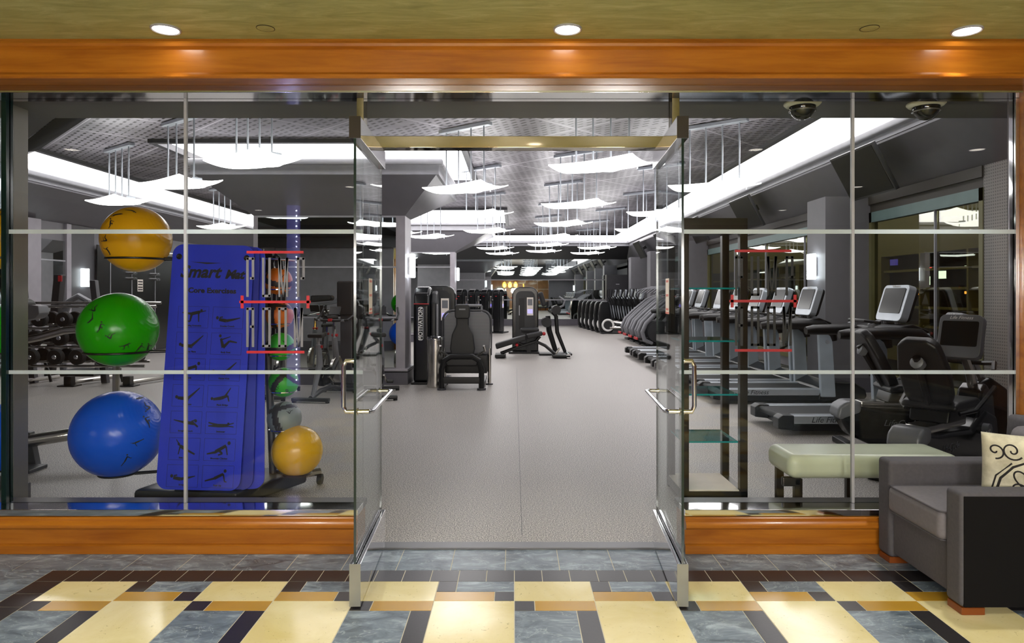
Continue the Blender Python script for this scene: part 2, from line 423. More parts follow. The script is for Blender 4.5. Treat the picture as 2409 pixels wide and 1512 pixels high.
# ================================================================ LOBBY SHELL
def lobby_floor():
    b = B(); u = 0.3925; ud = 0.416
    def tile(x0, x1, d0, d1, mat, g=0.0022):
        x0 = max(x0, -9); x1 = min(x1, 9)
        if x1 - x0 < 2.5 * g or d1 - d0 < 2.5 * g: return
        b.b2((x0 + g, d0 + g, -0.01), (x1 - g, d1 - g, 0.0), mat)
    b.b2((-7, -6.2, -0.06), (7, 4.2, -0.0015), 'grout')
    # slate border along the shop front, then the black border
    k = -24
    while k * 0.297 < 7:
        tile(k * 0.297 - 0.05, (k + 1) * 0.297 - 0.05, 3.751, 4.056, 'slate'); k += 1
    for k in range(-17, 20):
        tile(k * 0.1472, (k + 1) * 0.1472, 3.607, 3.751, 'blacktile')
    XL, XR = -6 * u, 7 * u
    for d in range(-64, 25):
        for x0, x1 in ((XL - 0.147, XL), (XR, XR + 0.147)):
            tile(x0, x1, d * 0.1472 + 0.074, (d + 1) * 0.1472 + 0.074 if d < 24 else 3.607, 'blacktile')
    for d in range(-33, 13):
        for s0 in (XL - 0.147 - 0.297, XR + 0.147): tile(s0, s0 + 0.297, d * 0.297 - 0.11, (d + 1) * 0.297 - 0.11, 'slate')
        for k in range(9):
            tile(XL - 0.444 - (k + 1) * 0.4, XL - 0.444 - k * 0.4, d * 0.297 - 0.11, (d + 1) * 0.297 - 0.11, 'slate')
            tile(XR + 0.444 + k * 0.4, XR + 0.444 + (k + 1) * 0.4, d * 0.297 - 0.11, (d + 1) * 0.297 - 0.11, 'slate')
    q = u / 4
    for r in range(0, 25):
        d1 = 3.378 - (r - 1) * ud; d0 = d1 - ud; qd = ud / 4; top = min(d1, 3.607)
        for c in range(-6, 7):
            x0 = c * u; x1 = x0 + u
            if (r + c) % 2 == 0:
                tile(x0, x1, d0, top, 'cream'); continue
            if r % 2 == 1:      # strip at the far side
                tile(x0, x0 + q, d1 - qd, d1, 'blacktile'); tile(x0 + q, x1, d1 - qd, d1, 'ochre')
                tile(x0, x1 - q, d0, d1 - qd, 'slate'); tile(x1 - q, x1, d0, d1 - qd, 'blacktile')
            else:
                tile(x0, x1 - q, d0, d0 + qd, 'ochre'); tile(x1 - q, x1, d0, d0 + qd, 'blacktile')
                tile(x0, x0 + q, d0 + qd, top, 'blacktile'); tile(x0 + q, x1, d0 + qd, top, 'slate')
    struct(b.obj('floor'), 'lobby floor of cream, slate, ochre and black stone tiles')
lobby_floor()

def extr(name, prof, x0, x1, mat, label=None):      # profile in (depth, height), run along X
    b = B(); b.prism(prof, 'x', x0, x1, mat)
    return struct(b.obj(name, ang=0.5), label)
PB = [(4.2, 0), (3.985, 0), (3.985, .045), (3.992, .052), (4.0, .054), (4.0, .135), (3.99, .139), (3.972, .146), (3.962, .158), (3.962, .172), (3.972, .184), (3.985, .19), (3.985, .204), (3.992, .21), (4.2, .21)]
extr('trim_1', PB, -4.2, -0.905, 'wood', 'orange wood base moulding under the left shop window')
extr('trim_2', PB, 0.985, 4.2, 'wood', 'orange wood base moulding under the right shop window')
PH = [(4.2, 2.708), (3.888, 2.708), (3.88, 2.716), (3.88, 2.728), (3.892, 2.738), (3.9, 2.746), (3.9, 2.872), (3.892, 2.878), (3.878, 2.886), (3.872, 2.9), (3.878, 2.914), (3.895, 2.922), (3.9, 2.94), (4.2, 2.94)]
extr('trim_3', PH, -4.5, 4.5, 'wood', 'orange wood header beam over the shop front')
b = B(); b.b2((3.01, 3.93, .21), (4.22, 4.2, 2.708), 'wood')
struct(b.obj('trim_4'), 'orange wood jamb at the right end of the shop front')
b = B(); b.b2((-4.22, 3.93, .21), (-3.2, 4.2, 2.708), 'wood')
struct(b.obj('trim_5'), 'orange wood jamb at the left end of the shop front')
b = B(); b.b2((-7, -6.2, 2.933), (7, 3.9, 3.0), 'plaster')
struct(b.obj('ceiling'), 'olive plaster lobby ceiling')
b = B(); b.b2((-7, -6.3, 0), (7, -6.2, 3.0), 'lobbywall'); struct(b.obj('wall_back'))
b = B(); b.b2((-7.1, -6.2, 0), (-7, 4.2, 3.0), 'lobbywall'); struct(b.obj('wall_left'))
b = B(); b.b2((7, -6.2, 0), (7.1, 4.2, 3.0), 'lobbywall'); struct(b.obj('wall_right'))
for n, x0, x1 in (('wall_front_left', -7, -4.2), ('wall_front_right', 4.2, 7)):
    b = B(); b.b2((x0, 4.0, 0), (x1, 4.2, 3.0), 'lobbywall'); struct(b.obj(n))

# chrome channels that hold the glass
def chrome_bar(name, a, c, label, mat='chrome', bev=0.003):
    b = B(); b.b2(a, c, mat, bev); return struct(b.obj(name), label)
chrome_bar('trim_6', (-3.1, 4.0, .212), (-.905, 4.146, .25), 'mirror chrome channel under the left glass')
chrome_bar('trim_7', (.985, 4.0, .212), (3.01, 4.146, .25), 'mirror chrome channel under the right glass')
chrome_bar('trim_21', (-3.2, 4.147, .21), (-.905, 4.26, .246), 'grey inner sill of the left glass', 'base')
chrome_bar('trim_22', (.985, 4.147, .21), (3.01, 4.26, .246), 'grey inner sill of the right glass', 'base')
chrome_bar('trim_8', (-3.1, 4.012, 2.664), (3.01, 4.2, 2.708), 'mirror chrome track above the glass')
chrome_bar('trim_9', (-.928, 4.07, 2.36), (-.886, 4.17, 2.668), 'chrome post left of the transom', 'dimchrome')
chrome_bar('trim_10', (.928, 4.07, 2.36), (.972, 4.17, 2.668), 'chrome post right of the transom', 'dimchrome')
chrome_bar('trim_11', (-.886, 4.09, 2.362), (.928, 4.19, 2.43), 'chrome transom rail over the entrance', 'dimchrome')
chrome_bar('trim_12', (-.9, 4.056, 0), (.98, 4.15, .012), 'grey metal threshold strip', 'midgrey')
chrome_bar('trim_13', (2.985, 4.12, .25), (3.01, 4.18, 2.664), 'chrome strip at the right end of the glass')
chrome_bar('trim_14', (-3.05, 4.11, .25), (-3.018, 4.17, 2.664), 'black joint at the left end of the glass', 'gedge')

def pane_mesh(b, x0, x1, z0, z1, d, t, glass, edge):
    a = [(x0, d, z0), (x1, d, z0), (x1, d + t, z0), (x0, d + t, z0), (x0, d, z1), (x1, d, z1), (x1, d + t, z1), (x0, d + t, z1)]
    b.add(a, [(0, 1, 5, 4), (2, 3, 7, 6)], glass); b.add(a, [(3, 2, 1, 0), (4, 5, 6, 7), (1, 2, 6, 5), (3, 0, 4, 7)], edge)
GD = 4.135
wins = []
for n, x0, x1, z0, z1, lb in (('window_1', -3.018, -1.972, .25, 2.664, 'left fixed glass pane in front of the exercise balls'),
                              ('window_2', -1.958, -.905, .25, 2.664, 'fixed glass pane with grey lettering left of the entrance'),
                              ('window_3', .985, 2.015, .25, 2.664, 'fixed glass pane with black lettering right of the entrance'),
                              ('window_4', 2.029, 2.985, .25, 2.664, 'right fixed glass pane behind the armchair'),
                              ('window_5', -.886, .928, 2.43, 2.664, 'transom glass above the entrance')):
    b = B(); pane_mesh(b, x0, x1, z0, z1, GD, 0.01, 'glass', 'gedge')
    o = struct(b.obj(n), lb); wins.append(o)
    if n != 'window_5':
        for z in (1.869, 1.03):
            t = 0.0125 if z > 1.5 else 0.011
            b = B(); b.b2((x0, GD - .004, z - t), (x1, GD - .0006, z + t), 'frost'); b.obj('frosted_band', o)
chrome_bar('trim_15', (-1.974, 4.128, .25), (-1.956, 4.15, 2.664), 'pale joint between the left panes', 'lip')
chrome_bar('trim_16', (2.013, 4.128, .25), (2.031, 4.15, 2.664), 'pale joint between the right panes', 'lip')

# lettering on the glass
def decal(win, x0, bars, y1, y2, mat, rm):
    d = GD - .0035; s = d / F
    def bar(nm, xa, ya, xb, yb, m):
        b = B(); b.b2((XA(xa, d), d, ZA(yb, d)), (XA(xb, d), d + .002, ZA(ya, d)), m); return b.obj(nm, win)
    for xa, xb, y in bars: bar('red_line', xa, y - 3, xb, y + 3, rm)
    xa, xb, y = bars[1]
    bar('red_tick', xa + 3, y - 15, xa + 10, y + 15, rm); bar('red_tick', xb - 10, y - 15, xb - 3, y + 15, rm)
    def letter(nm, strokes):
        b = B()
        for (ax, ay, bx, by, wa, wb) in strokes:
            p0 = Vector((XA(ax, d), 0, ZA(ay, d))); p1 = Vector((XA(bx, d), 0, ZA(by, d)))
            dr = (p1 - p0).normalized(); nx = Vector((-dr.z, 0, dr.x)); e = dr * 2.2 * s
            b.prism([((p0 - e + nx * wa * s)[0], (p0 - e + nx * wa * s)[2]), ((p0 - e - nx * wa * s)[0], (p0 - e - nx * wa * s)[2]),
                     ((p1 + e - nx * wb * s)[0], (p1 + e - nx * wb * s)[2]), ((p1 + e + nx * wb * s)[0], (p1 + e + nx * wb * s)[2])], 'y', d, d + .002, mat)
        b.obj(nm, win)
    w = 2.9
    def P(x, y, h): return [(x, y, x, y + h, w, w), (x, y, x + 13, y, w, w), (x + 13, y, x + 13, y + h * .53, w, w), (x + 13, y + h * .53, x + 8, y + h * .53, w, w)]
    def U(x, y, h): return [(x, y, x, y + h, w, w), (x, y + h, x + 15, y + h, w, w), (x + 15, y, x + 15, y + h, w, w)]
    def Mm(x, y, h): return [(x, y, x, y + h, w, w * .7), (x, y, x + 9, y + h, 3.2, 1.2), (x + 18, y, x + 9, y + h, 3.2, 1.2), (x + 18, y, x + 18, y + h, w, w * .7)]
    def R(x, y, h): return [(x, y, x, y + h, w, w), (x, y, x + 13, y, w, w), (x + 13, y, x + 13, y + h, w, w), (x + 13, y + h * .48, x + 8, y + h * .48, w, w)]
    def O(x, y, h): return [(x, y, x, y + h, w, w), (x, y + h, x + 15, y + h, w, w), (x + 15, y, x + 15, y + h, w, w), (x, y, x + 15, y, w, w)]
    for q, fn, off in (('letter_p', P, 0), ('letter_u', U, 37), ('letter_m', Mm, 75), ('letter_p', P, 119)): letter(q, fn(x0 + off, y1, 88))
    for q, fn, off in (('letter_r', R, 0), ('letter_o', O, 37), ('letter_o', O, 75), ('letter_m', lambda x, y, h: [(x, y, x, y + h, w, w), (x, y, x + 8, y + h, 3.0, 1.2), (x + 16, y, x + 8, y + h, 3.0, 1.2), (x + 16, y, x + 16, y + h, w, w)], 112)): letter(q, fn(x0 + off, y2, 88))
decal(wins[1], 582, [(580, 714, 593), (563, 731, 710), (580, 716, 828)], 608, 726, 'greyvinyl', 'redvinyl')
decal(wins[2], 1732, [(1729, 1862, 590), (1716, 1877, 708), (1729, 1863, 824)], 605, 723, 'blackvinyl', 'darkredvinyl')

# glass doors, both swung open into the lobby
def door(name, near, far, sgn, label):
    # sgn: +1 when the entrance lies on the door's +X side (left leaf)
    nx, nd = near; fx, fd = far
    L = math.hypot(fx - nx, fd - nd)
    root = bpy.data.objects.new(name, None); COL.objects.link(root)
    root.location = (nx, nd, 0); root.rotation_euler = (0, 0, math.atan2(fd - nd, fx - nx))   # local x runs from the free edge to the pivot
    struct(root, label)
    s = -sgn                        # local y side that faces the entrance
    b = B(); a = .006
    v = [(0, -a, .1), (L, -a, .1), (L, a, .1), (0, a, .1), (0, -a, 2.3), (L, -a, 2.3), (L, a, 2.3), (0, a, 2.3)]
    b.add(v, [(0, 1, 5, 4), (2, 3, 7, 6)], 'doorglass'); b.add(v, [(3, 2, 1, 0), (4, 5, 6, 7), (1, 2, 6, 5), (3, 0, 4, 7)], 'gedge')
    b.obj('door_glass', root)
    b = B()
    for y in (-.0175, .0175): b.b2((0, y - .009, .008), (L, y + .009, .21), 'chrome', .002)
    b.b2((0, -.01, .008), (L, .01, .1), 'chrome'); b.b2((-.003, -.0265, .008), (0, .0265, .21), 'endplate'); b.obj('bottom_rail', root)
    b = B(); b.b2((0, -.027, 2.24), (L, .027, 2.345), 'chrome', .002); b.b2((-.004, -.0275, 2.24), (0, .0275, 2.345), 'bronze'); b.obj('top_rail', root)
    # vertical pull on the outer side, full-width push bar on the entrance side
    o = -s
    b = B()
    y1 = o * .062
    b.tube([(.04, 0, .93), (.04, y1 * .8, .93), (.04, y1, .955), (.04, y1, 1.15), (.04, y1 * .8, 1.175), (.04, 0, 1.175)], .0115, 'chrome', 12)
    for z in (.93, 1.175): b.cyl((.04, o * .006, z), (.04, o * .012, z), .018, 'chrome', 16)
    b.obj('pull_handle', root)
    b = B()
    y1 = s * .075
    b.tube([(.04, 0, .93), (.04, y1 * .75, .93), (.065, y1, .93), (L - .1, y1, .93), (L - .075, y1 * .75, .93), (L - .075, 0, .93)], .0115, 'chrome', 12)
    for x in (.04, L - .075): b.cyl((x, s * .006, .93), (x, s * .012, .93), .018, 'chrome', 16)
    b.obj('push_bar', root)
    b = B(); x = L * .5
    b.b2((x - .055, s * .0068, 1.39), (x + .055, s * .0074, 1.58), 'paper')
    for z in (1.565, 1.49, 1.415): b.b2((x - .04, s * .0074, z - .006), (x + .04, s * .0078, z + .006), 'pink')
    b.b2((x - .055, s * .0074, 1.39), (x + .055, s * .0078, 1.402), 'pink')
    b.obj('sticker', root)
    return root
door('door_1', (-.76, 3.3), (-.797, 4.13), 1, 'left glass door leaf swung open')
door('door_2', (.803, 3.3), (.853, 4.13), -1, 'right glass door leaf swung open')

# downlights and flush discs in the lobby ceiling
def downlight(x, d, label, energy=60.5, group=None):
    t = thing('downlight', label, 'ceiling light', (x, d, 2.933), 0, group)
    b = B(); b.torus((0, 0, -.003), .072, .007, 'lip', 32, 6); b.obj('trim_ring', t)
    b = B(); b.lathe([(.068, 0), (.066, -.004), (.0, -.006)], (0, 0, 0), 'down', 28); b.obj('lens', t)
    la = bpy.data.lights.new('downlight_lamp', 'SPOT'); la.energy = energy; la.spot_size = 1.25 if energy == 60.5 else 1.7; la.spot_blend = 0.8; la.shadow_soft_size = 0.06; la.color = (1.0, .98, .94)
    lo = bpy.data.objects.new('lamp', la); COL.objects.link(lo); lo.parent = t; lo.location = (0, 0, -.02)
    return t
downlight(-1.889, 3.75, 'round recessed downlight above the exercise balls, left of three by the header')
downlight(.288, 3.75, 'round recessed downlight above the entrance doors')
downlight(2.465, 3.77, 'round recessed downlight above the armchair corner')
for i, x in enumerate((-4.4, -2.2, 0.2, 2.4, 4.6)):
    for j, d in enumerate((1.4, -1.0, -3.6)):
        downlight(x, d, 'round recessed downlight further out in the olive lobby ceiling', 60, 'lobby downlights behind the viewer')
for x, lb in ((-1.345, 'flush round cover disc in the ceiling left of the doors'), (1.92, 'flush round cover disc in the ceiling right of the doors')):
    b = B(); b.lathe([(.046, 2.9335), (.046, 2.931), (.04, 2.9295), (0, 2.929)], (x, 3.74, 0), 'plaster', 24)
    b.torus((x, 3.74, 2.9325), .047, .0025, 'bronze', 24, 6); tag(b.obj('cover_disc'), lb, 'ceiling disc')

for x, d, lb in ((-1.35, -1.2, 'left of three unseen globes added to light the lobby'), (0.0, -1.7, 'middle of three unseen globes added to light the lobby'), (1.35, -1.2, 'right of three unseen globes added to light the lobby')):  # unseen fill lamps, added behind the camera to brighten header and shop front
    t = thing('added_fill_globe', lb, 'hanging lamp', (x, d, 1.78))
    b = B(); b.ball((0, 0, 0), .28, 'added_globe', 28, 18); b.obj('added_globe', t, ang=2)
    b = B(); b.lathe([(.06, .34), (.3, .3), (.55, .175), (.54, .165), (.28, .285), (0, .32)], (0, 0, 0), 'bronze', 32); b.obj('light_cutoff_cap', t)  # brim added to keep the fill light off the ceiling
    b = B(); b.cyl((0, 0, .27), (0, 0, 1.152), .012, 'bronze', 8); b.obj('added_globe_stem', t)
# lobby things that show in the glass and the mirrors
t = thing('led_column', 'violet lit column standing in the lobby, mirrored in the left glass', 'light column', (-3.6, -3.0, 0))
b = B(); b.b2((-.09, -.06, 0), (.09, .06, 2.93), 'led'); b.obj('light_panel', t)
b = B()
for k in range(34): b.ball((.07, .07, .1 + k * .083), .014, 'ledspot', 8, 6)
b.obj('led_strip', t)
for x, lb in ((-1.0, 'left'), (-.45, 'middle'), (.12, 'right')):
    t = thing('amber_lamp', 'glowing amber pendant lamp, %s of three seen in the far mirror' % lb, 'hanging lamp', (x, -5.0, 0))
    b = B(); b.lathe([(.03, 2.66), (.12, 2.6), (.19, 2.4), (.17, 2.2), (.08, 2.1), (.0, 2.08)], (0, 0, 0), 'amber', 20); b.obj('shade', t)
    b = B(); b.cyl((0, 0, 2.66), (0, 0, 2.933), .008, 'bronze', 8); b.obj('rod', t)

# ================================================================ GYM SHELL
WR, WL, DB, CZ = 5.4, -9.5, 32.5, 3.9
b = B(); b.b2((-10, 4.15, -.05), (6, 33, 0), 'gymfloor'); struct(b.obj('floor_gym'), 'speckled grey rubber gym floor')
b = B(); b.b2((.045, 4.3, 0.0002), (.049, 14, 0.0008), 'charcoal'); struct(b.obj('trim_17'), 'seam in the rubber floor')

# ceilings and coves
b = B()
xs = [-7.92, -5.6, -.87, -.3, 4.1]; ds = [4.9, 10.85, 14.9, 19.5, 24.0, 28.0]
holes = {(1, 1), (1, 3), (2, 3)}
for i in range(4):
    for j in range(5):
        if (i, j) in holes: continue
        b.b2((xs[i], ds[j], CZ), (xs[i + 1], ds[j + 1], CZ + .03), 'perf')
struct(b.obj('ceiling_gym'), 'perforated metal ceiling of the gym')
def ring(b, x0, x1, d0, d1, w, z0, z1, mat, bev=0.0):
    b.b2((x0, d0, z0), (x1, d0 + w, z1), mat, bev); b.b2((x0, d1 - w, z0), (x1, d1, z1), mat, bev)
    b.b2((x0, d0 + w, z0), (x0 + w, d1 - w, z1), mat, bev); b.b2((x1 - w, d0 + w, z0), (x1, d1 - w, z1), mat, bev)
b = B()
b.b2((4.0, 4.9, CZ - .06), (4.1, 28, CZ + .04), 'dgrey'); b.b2((-7.92, 4.9, CZ - .06), (-7.82, 28, CZ + .04), 'dgrey'); b.b2((-7.92, 27.9, CZ - .06), (4.1, 28, CZ + .04), 'dgrey')
ring(b, -5.7, -.77, 10.75, 15.0, .1, CZ - .06, CZ + .04, 'dgrey'); ring(b, -5.7, -.2, 19.4, 24.1, .1, CZ - .06, CZ + .04, 'dgrey')
struct(b.obj('trim_18'), 'dark edging of the perforated ceiling')
b = B()
ZL = 4.32
for x0, x1, d0, d1 in ((3.85, 5.6, 4.9, 33), (-9.7, -7.6, 4.9, 33), (-7.6, 3.85, 27.7, 33), (-6.2, -.1, 10.2, 15.6), (-6.2, .5, 19, 24.6)):
    b.b2((x0, d0, ZL), (x1, d1, ZL + .03), 'cove')
for x0, x1, d0, d1 in ((-5.72, -.75, 10.74, 15.02), (-5.72, -.18, 19.38, 24.12)): ring(b, x0, x1, d0, d1, .02, CZ + .04, ZL, 'cove')
b.b2((5.5, 4.9, 3.6), (5.55, 33, ZL), 'cove'); b.b2((-9.65, 4.9, 3.6), (-9.6, 33, ZL), 'cove'); b.b2((-9.6, 32.6, 3.5), (5.5, 32.65, ZL), 'cove')
struct(b.obj('ceiling_cove'), 'white lit cove above the ceiling edges')
# sloped bulkheads with their pale lips
def bulk(b, pts, mat):
    b.poly(pts, mat)
b = B()
b.prism([(WR, 2.97), (4.93, 3.52), (4.93, 3.56), (WR + .1, 3.56), (WR + .1, 2.97)], 'y', 4.24, 32.5, 'slope')
struct(b.obj('ceiling_bulkhead_right'), 'grey sloped bulkhead along the right wall')
b = B(); b.b2((4.86, 4.24, 3.64), (5.06, 29.6, 3.76), 'lip', .035, 3); b.b2((4.93, 4.24, 3.54), (5.1, 29.7, 3.65), 'lip', .01); struct(b.obj('trim_19'), 'pale moulding along the right cove')
b = B()
b.prism([(WL, 2.97), (-8.83, 3.52), (-8.83, 3.56), (WL - .1, 3.56), (WL - .1, 2.97)], 'y', 4.54, 32.5, 'slope')
struct(b.obj('ceiling_bulkhead_left'), 'grey sloped bulkhead along the left wall')
b = B(); b.b2((-8.96, 4.54, 3.64), (-8.76, 29.6, 3.76), 'lip', .035, 3); b.b2((-9.0, 4.54, 3.54), (-8.83, 29.7, 3.65), 'lip', .01); struct(b.obj('trim_20'), 'pale moulding along the left cove')
b = B()
b.prism([(32.5, 3.1), (29.75, 3.52), (29.75, 3.56), (32.6, 3.56), (32.6, 3.1)], 'x', WL, WR, 'walldark')
b.b2((-8.96, 29.6, 3.64), (5.06, 29.9, 3.76), 'lip', .03); b.b2((-8.96, 29.7, 3.54), (5.06, 29.9, 3.65), 'lip')
struct(b.obj('ceiling_bulkhead_back'), 'dark bulkhead above the back mirror')
b = B()   # front soffit over the glass and the wall above it
b.b2((WL, 4.2, 2.7), (WR, 4.74, 2.76), 'soffit'); b.b2((WL, 4.68, 2.76), (WR, 4.74, 4.4), 'soffit'); b.b2((WL, 4.2, 2.7), (WR, 4.22, 4.4), 'soffit')
struct(b.obj('ceiling_soffit'), 'dark soffit just inside the glass')
b = B()
b.poly([(-2.8, 4.76, 2.97), (-5.3, 7.26, 2.97), (-8.05, 11.67, 3.9), (-5.0, 8.62, 3.9)], 'shadedsoffit')
b.poly([(-2.8, 4.74, 2.97), (-9.5, 4.74, 2.97), (-9.5, 11.46, 2.97), (-5.3, 7.26, 2.97)], 'soffit')
b.poly([(-2.8, 4.74, 2.97), (-2.8, 4.76, 2.97), (-5.0, 8.62, 3.9), (-5.0, 4.74, 3.9)], 'soffit')
b.poly([(-5.3, 7.26, 2.97), (-9.5, 11.46, 2.97), (-9.5, 11.46, 3.3), (-8.05, 11.67, 3.9)], 'soffit')
struct(b.obj('ceiling_chamfer'), 'dark angled bulkhead in the near left corner of the gym ceiling')

# islands: lip, sloped underside, pier with mirror front
def island(name, lx0, lx1, d0, d1, px0, px1, pd0, pd1):
    b = B()
    ring(b, lx0, lx1, d0, d1, .22, 3.57, 3.67, 'lip', .03); ring(b, lx0 + .07, lx1 - .07, d0 + .07, d1 - .07, .2, 3.42, 3.58, 'lip')
    z0, z1 = 2.78, 3.44; e = .1
    A = [(px0, pd0, z0), (px1, pd0, z0), (px1, pd1, z0), (px0, pd1, z0), (lx0 + e, d0 + e, z1), (lx1 - e, d0 + e, z1), (lx1 - e, d1 - e, z1), (lx0 + e, d1 - e, z1)]
    b.add(A, [(0, 1, 5, 4)], 'slope'); b.add(A, [(1, 2, 6, 5), (2, 3, 7, 6), (3, 0, 4, 7), (4, 5, 6, 7)], 'slope')
    struct(b.obj('ceiling_' + name), 'grey hopper-shaped bulkhead above the %s' % name.replace('_', ' '))
    b = B(); b.b2((px0, pd0, 0), (px1, pd1, z0), 'lavender', .004)
    o = struct(b.obj('wall_' + name), 'pale grey pier wall')
    b = B(); b.b2((px0 + .08, pd0 - .012, .28), (px1 - .15, pd0, z0 - .02), 'mirror')
    b.obj('mirror', o)
    b = B()
    zs = (1.98,)
    for z in (ZA(628, pd0), ZA(746, pd0)): b.b2((px0 + .08, pd0 - .018, z - .012), (px1 - .15, pd0 - .012, z + .012), 'lip')
    b.b2((px0 + .08, pd0 - .018, z0 - .03), (px1 - .15, pd0 - .012, z0), 'lip')
    b.obj('mirror_rail', o)
    b = B(); b.b2((px0 - .05, pd0 - .05, 0), (px1 + .05, pd1 + .05, .2), 'base'); b.b2((px0 - .04, pd0 - .04, .2), (px1 + .04, pd1 + .04, .22), 'black'); b.b2((px0 - .055, pd0 - .055, .22), (px1 + .055, pd1 + .055, .26), 'lavender', .01)
    b.obj('plinth', o)
    return o
island('mirrored_pier', -5.3, -1.15, 11.1, 14.6, -4.3, -1.8, 11.4, 12.05)
island('far_pier', -5.3, -.58, 21.0, 23.8, -4.3, -1.84, 21.4, 22.0)

# side walls, back wall, front wall
b = B(); b.b2((WR, 4.2, 0), (WR + .1, 7.48, 3.0), 'wall'); b.b2((WR - .01, 7.48, 0), (WR + .1, 7.95, 2.97), 'perfpanel')
b.b2((WR, 7.95, 0), (WR + .1, 32.6, .25), 'wall'); b.b2((WR, 7.95, 2.72), (WR + .1, 32.6, 3.0), 'header')
b.b2((WR - .03, 7.95, 2.84), (WR, 32.5, 2.97), 'header'); b.b2((WR, 28.6, 0), (WR + .1, 32.6, 3.0), 'walldark')
struct(b.obj('wall_gym_right'), 'right gym wall with dark header above the windows')
k = 0
for d0, d1 in ((10.5, 11.15), (19.3, 19.95), (24.0, 24.6), (28.0, 28.6)):
    k += 1
    b = B(); b.b2((4.72, d0, 0), (WR + .1, d1, 2.97), 'wall'); b.b2((4.7, d0 - .02, 0), (WR, d1 + .02, .22), 'base')
    struct(b.obj('wall_pier_right' if k == 1 else 'wall_pier_right_%d' % k), 'grey pier on the right wall')
k = 6
for d0, d1, mull, lb in ((7.95, 10.5, (8.9,), 'near dark window on the right wall behind the bikes'), (11.15, 19.3, (12.9, 14.9, 17.0), 'long dark window on the right wall behind the treadmills'),
                         (19.95, 24.0, (22,), 'third dark window along the right wall'), (24.6, 28.0, (26.3,), 'farthest dark window along the right wall')):
    b = B(); w = .07
    b.b2((WR - .02, d0, .25), (WR + .08, d0 + w, 2.72), 'olive'); b.b2((WR - .02, d1 - w, .25), (WR + .08, d1, 2.72), 'olive')
    b.b2((WR - .02, d0, .25), (WR + .08, d1, .33), 'olive'); b.b2((WR - .02, d0, 2.57), (WR + .08, d1, 2.72), 'tealtop')
    o = struct(b.obj('window_%d' % k), lb); k += 1
    b = B(); b.b2((WR + .03, d0 + w, .33), (WR + .04, d1 - w, 2.57), 'nightglass'); b.obj('pane', o)
    b = B()
    for m in mull: b.b2((WR + .0, m - .008, .33), (WR + .03, m + .008, 2.57), 'lip')
    b.obj('mullion', o)
b = B()
b.b2((WL - .1, 4.5, 0), (WL, 32.6, 3.0), 'wall')
b.b2((WL, 13.0, 0), (WL + .12, 13.72, 2.97), 'lavender'); b.b2((WL, 14.6, 0), (WL + .06, 14.75, 2.97), 'lavender'); b.b2((WL, 14.75, 0), (WL + .03, 15.6, 2.97), 'walldark')
struct(b.obj('wall_gym_left'), 'left gym wall with a pale post')
b = B(); b.b2((WL, 13.72, .2), (WL + .02, 14.6, 2.6), 'mirror'); b.b2((WL + .02, 13.72, ZA(612, 14)), (WL + .03, 14.6, ZA(609, 14)), 'lip')
tag(b.obj('wall_mirror'), 'tall mirror on the left wall beyond the weight racks', 'mirror')
t = thing('glass_partition', 'dark glass partition with round metal standoffs behind the yellow ball', 'glass partition', (WL + .1, 18, 0))
b = B(); b.b2((-.02, -2.4, .05), (0, 3.5, 2.6), 'screen'); b.obj('dark_glass', t)
for dd in (-1.9, -1.0, .1, 1.2):
    b = B(); b.b2((0, dd - .01, .05), (.01, dd + .01, 2.6), 'lip'); b.obj('glass_joint', t)
for dd in (-1.0, .1):
    for z in (ZA(642, 17), ZA(655, 17)):
        for q in (-.06, .06):
            b = B(); b.cyl((0, dd + q, z), (.09, dd + q, z), .035, 'chrome', 12); b.obj('standoff', t)
b = B(); b.b2((.005, -.75, 1.55), (.01, -.5, 1.85), 'paper')
for z in (1.8, 1.73, 1.66, 1.6): b.b2((.01, -.73, z - .02), (.012, -.52, z + .01), 'print')
b.obj('notice', t)
b = B(); b.b2((WL, 32.5, 0), (WR, 32.6, 3.2), 'walldark'); struct(b.obj('wall_gym_back'), 'dark back wall of the gym')
b = B(); b.b2((-4.5, 32.46, .3), (5.3, 32.49, 3.1), 'mirror')
tag(b.obj('wall_mirror'), 'wide mirror covering the back wall of the gym', 'mirror')
b = B()
for z in (ZA(658, 32.4), ZA(705, 32.4)): b.b2((-4.5, 32.43, z - .025), (5.3, 32.46, z + .025), 'lip')
b.b2((-4.5, 32.38, 0), (5.3, 32.46, .3), 'base'); struct(b.obj('baseboard_back'), 'dark baseboard and rails of the back mirror')
b = B(); b.b2((WL, 4.2, 0), (-3.2, 4.54, 3.0), 'lavender')
b.b2((-3.2, 4.2, 0), (-3.195, 4.40, 2.7), 'mirror'); b.b2((-3.2, 4.41, 0), (-3.19, 4.54, 2.7), 'perfpanel')
b.b2((-6.6, 4.54, 0), (-6.3, 4.62, 2.97), 'lavender'); b.b2((-9.5, 4.54, 0), (-3.2, 4.58, .25), 'base')
struct(b.obj('wall_gym_front_left'), 'gym front wall left of the glass with a perforated end')
b = B(); b.b2((3.02, 4.2, 0), (5.5, 4.24, 3.0), 'wall'); struct(b.obj('wall_gym_front_right'), 'gym front wall right of the glass')

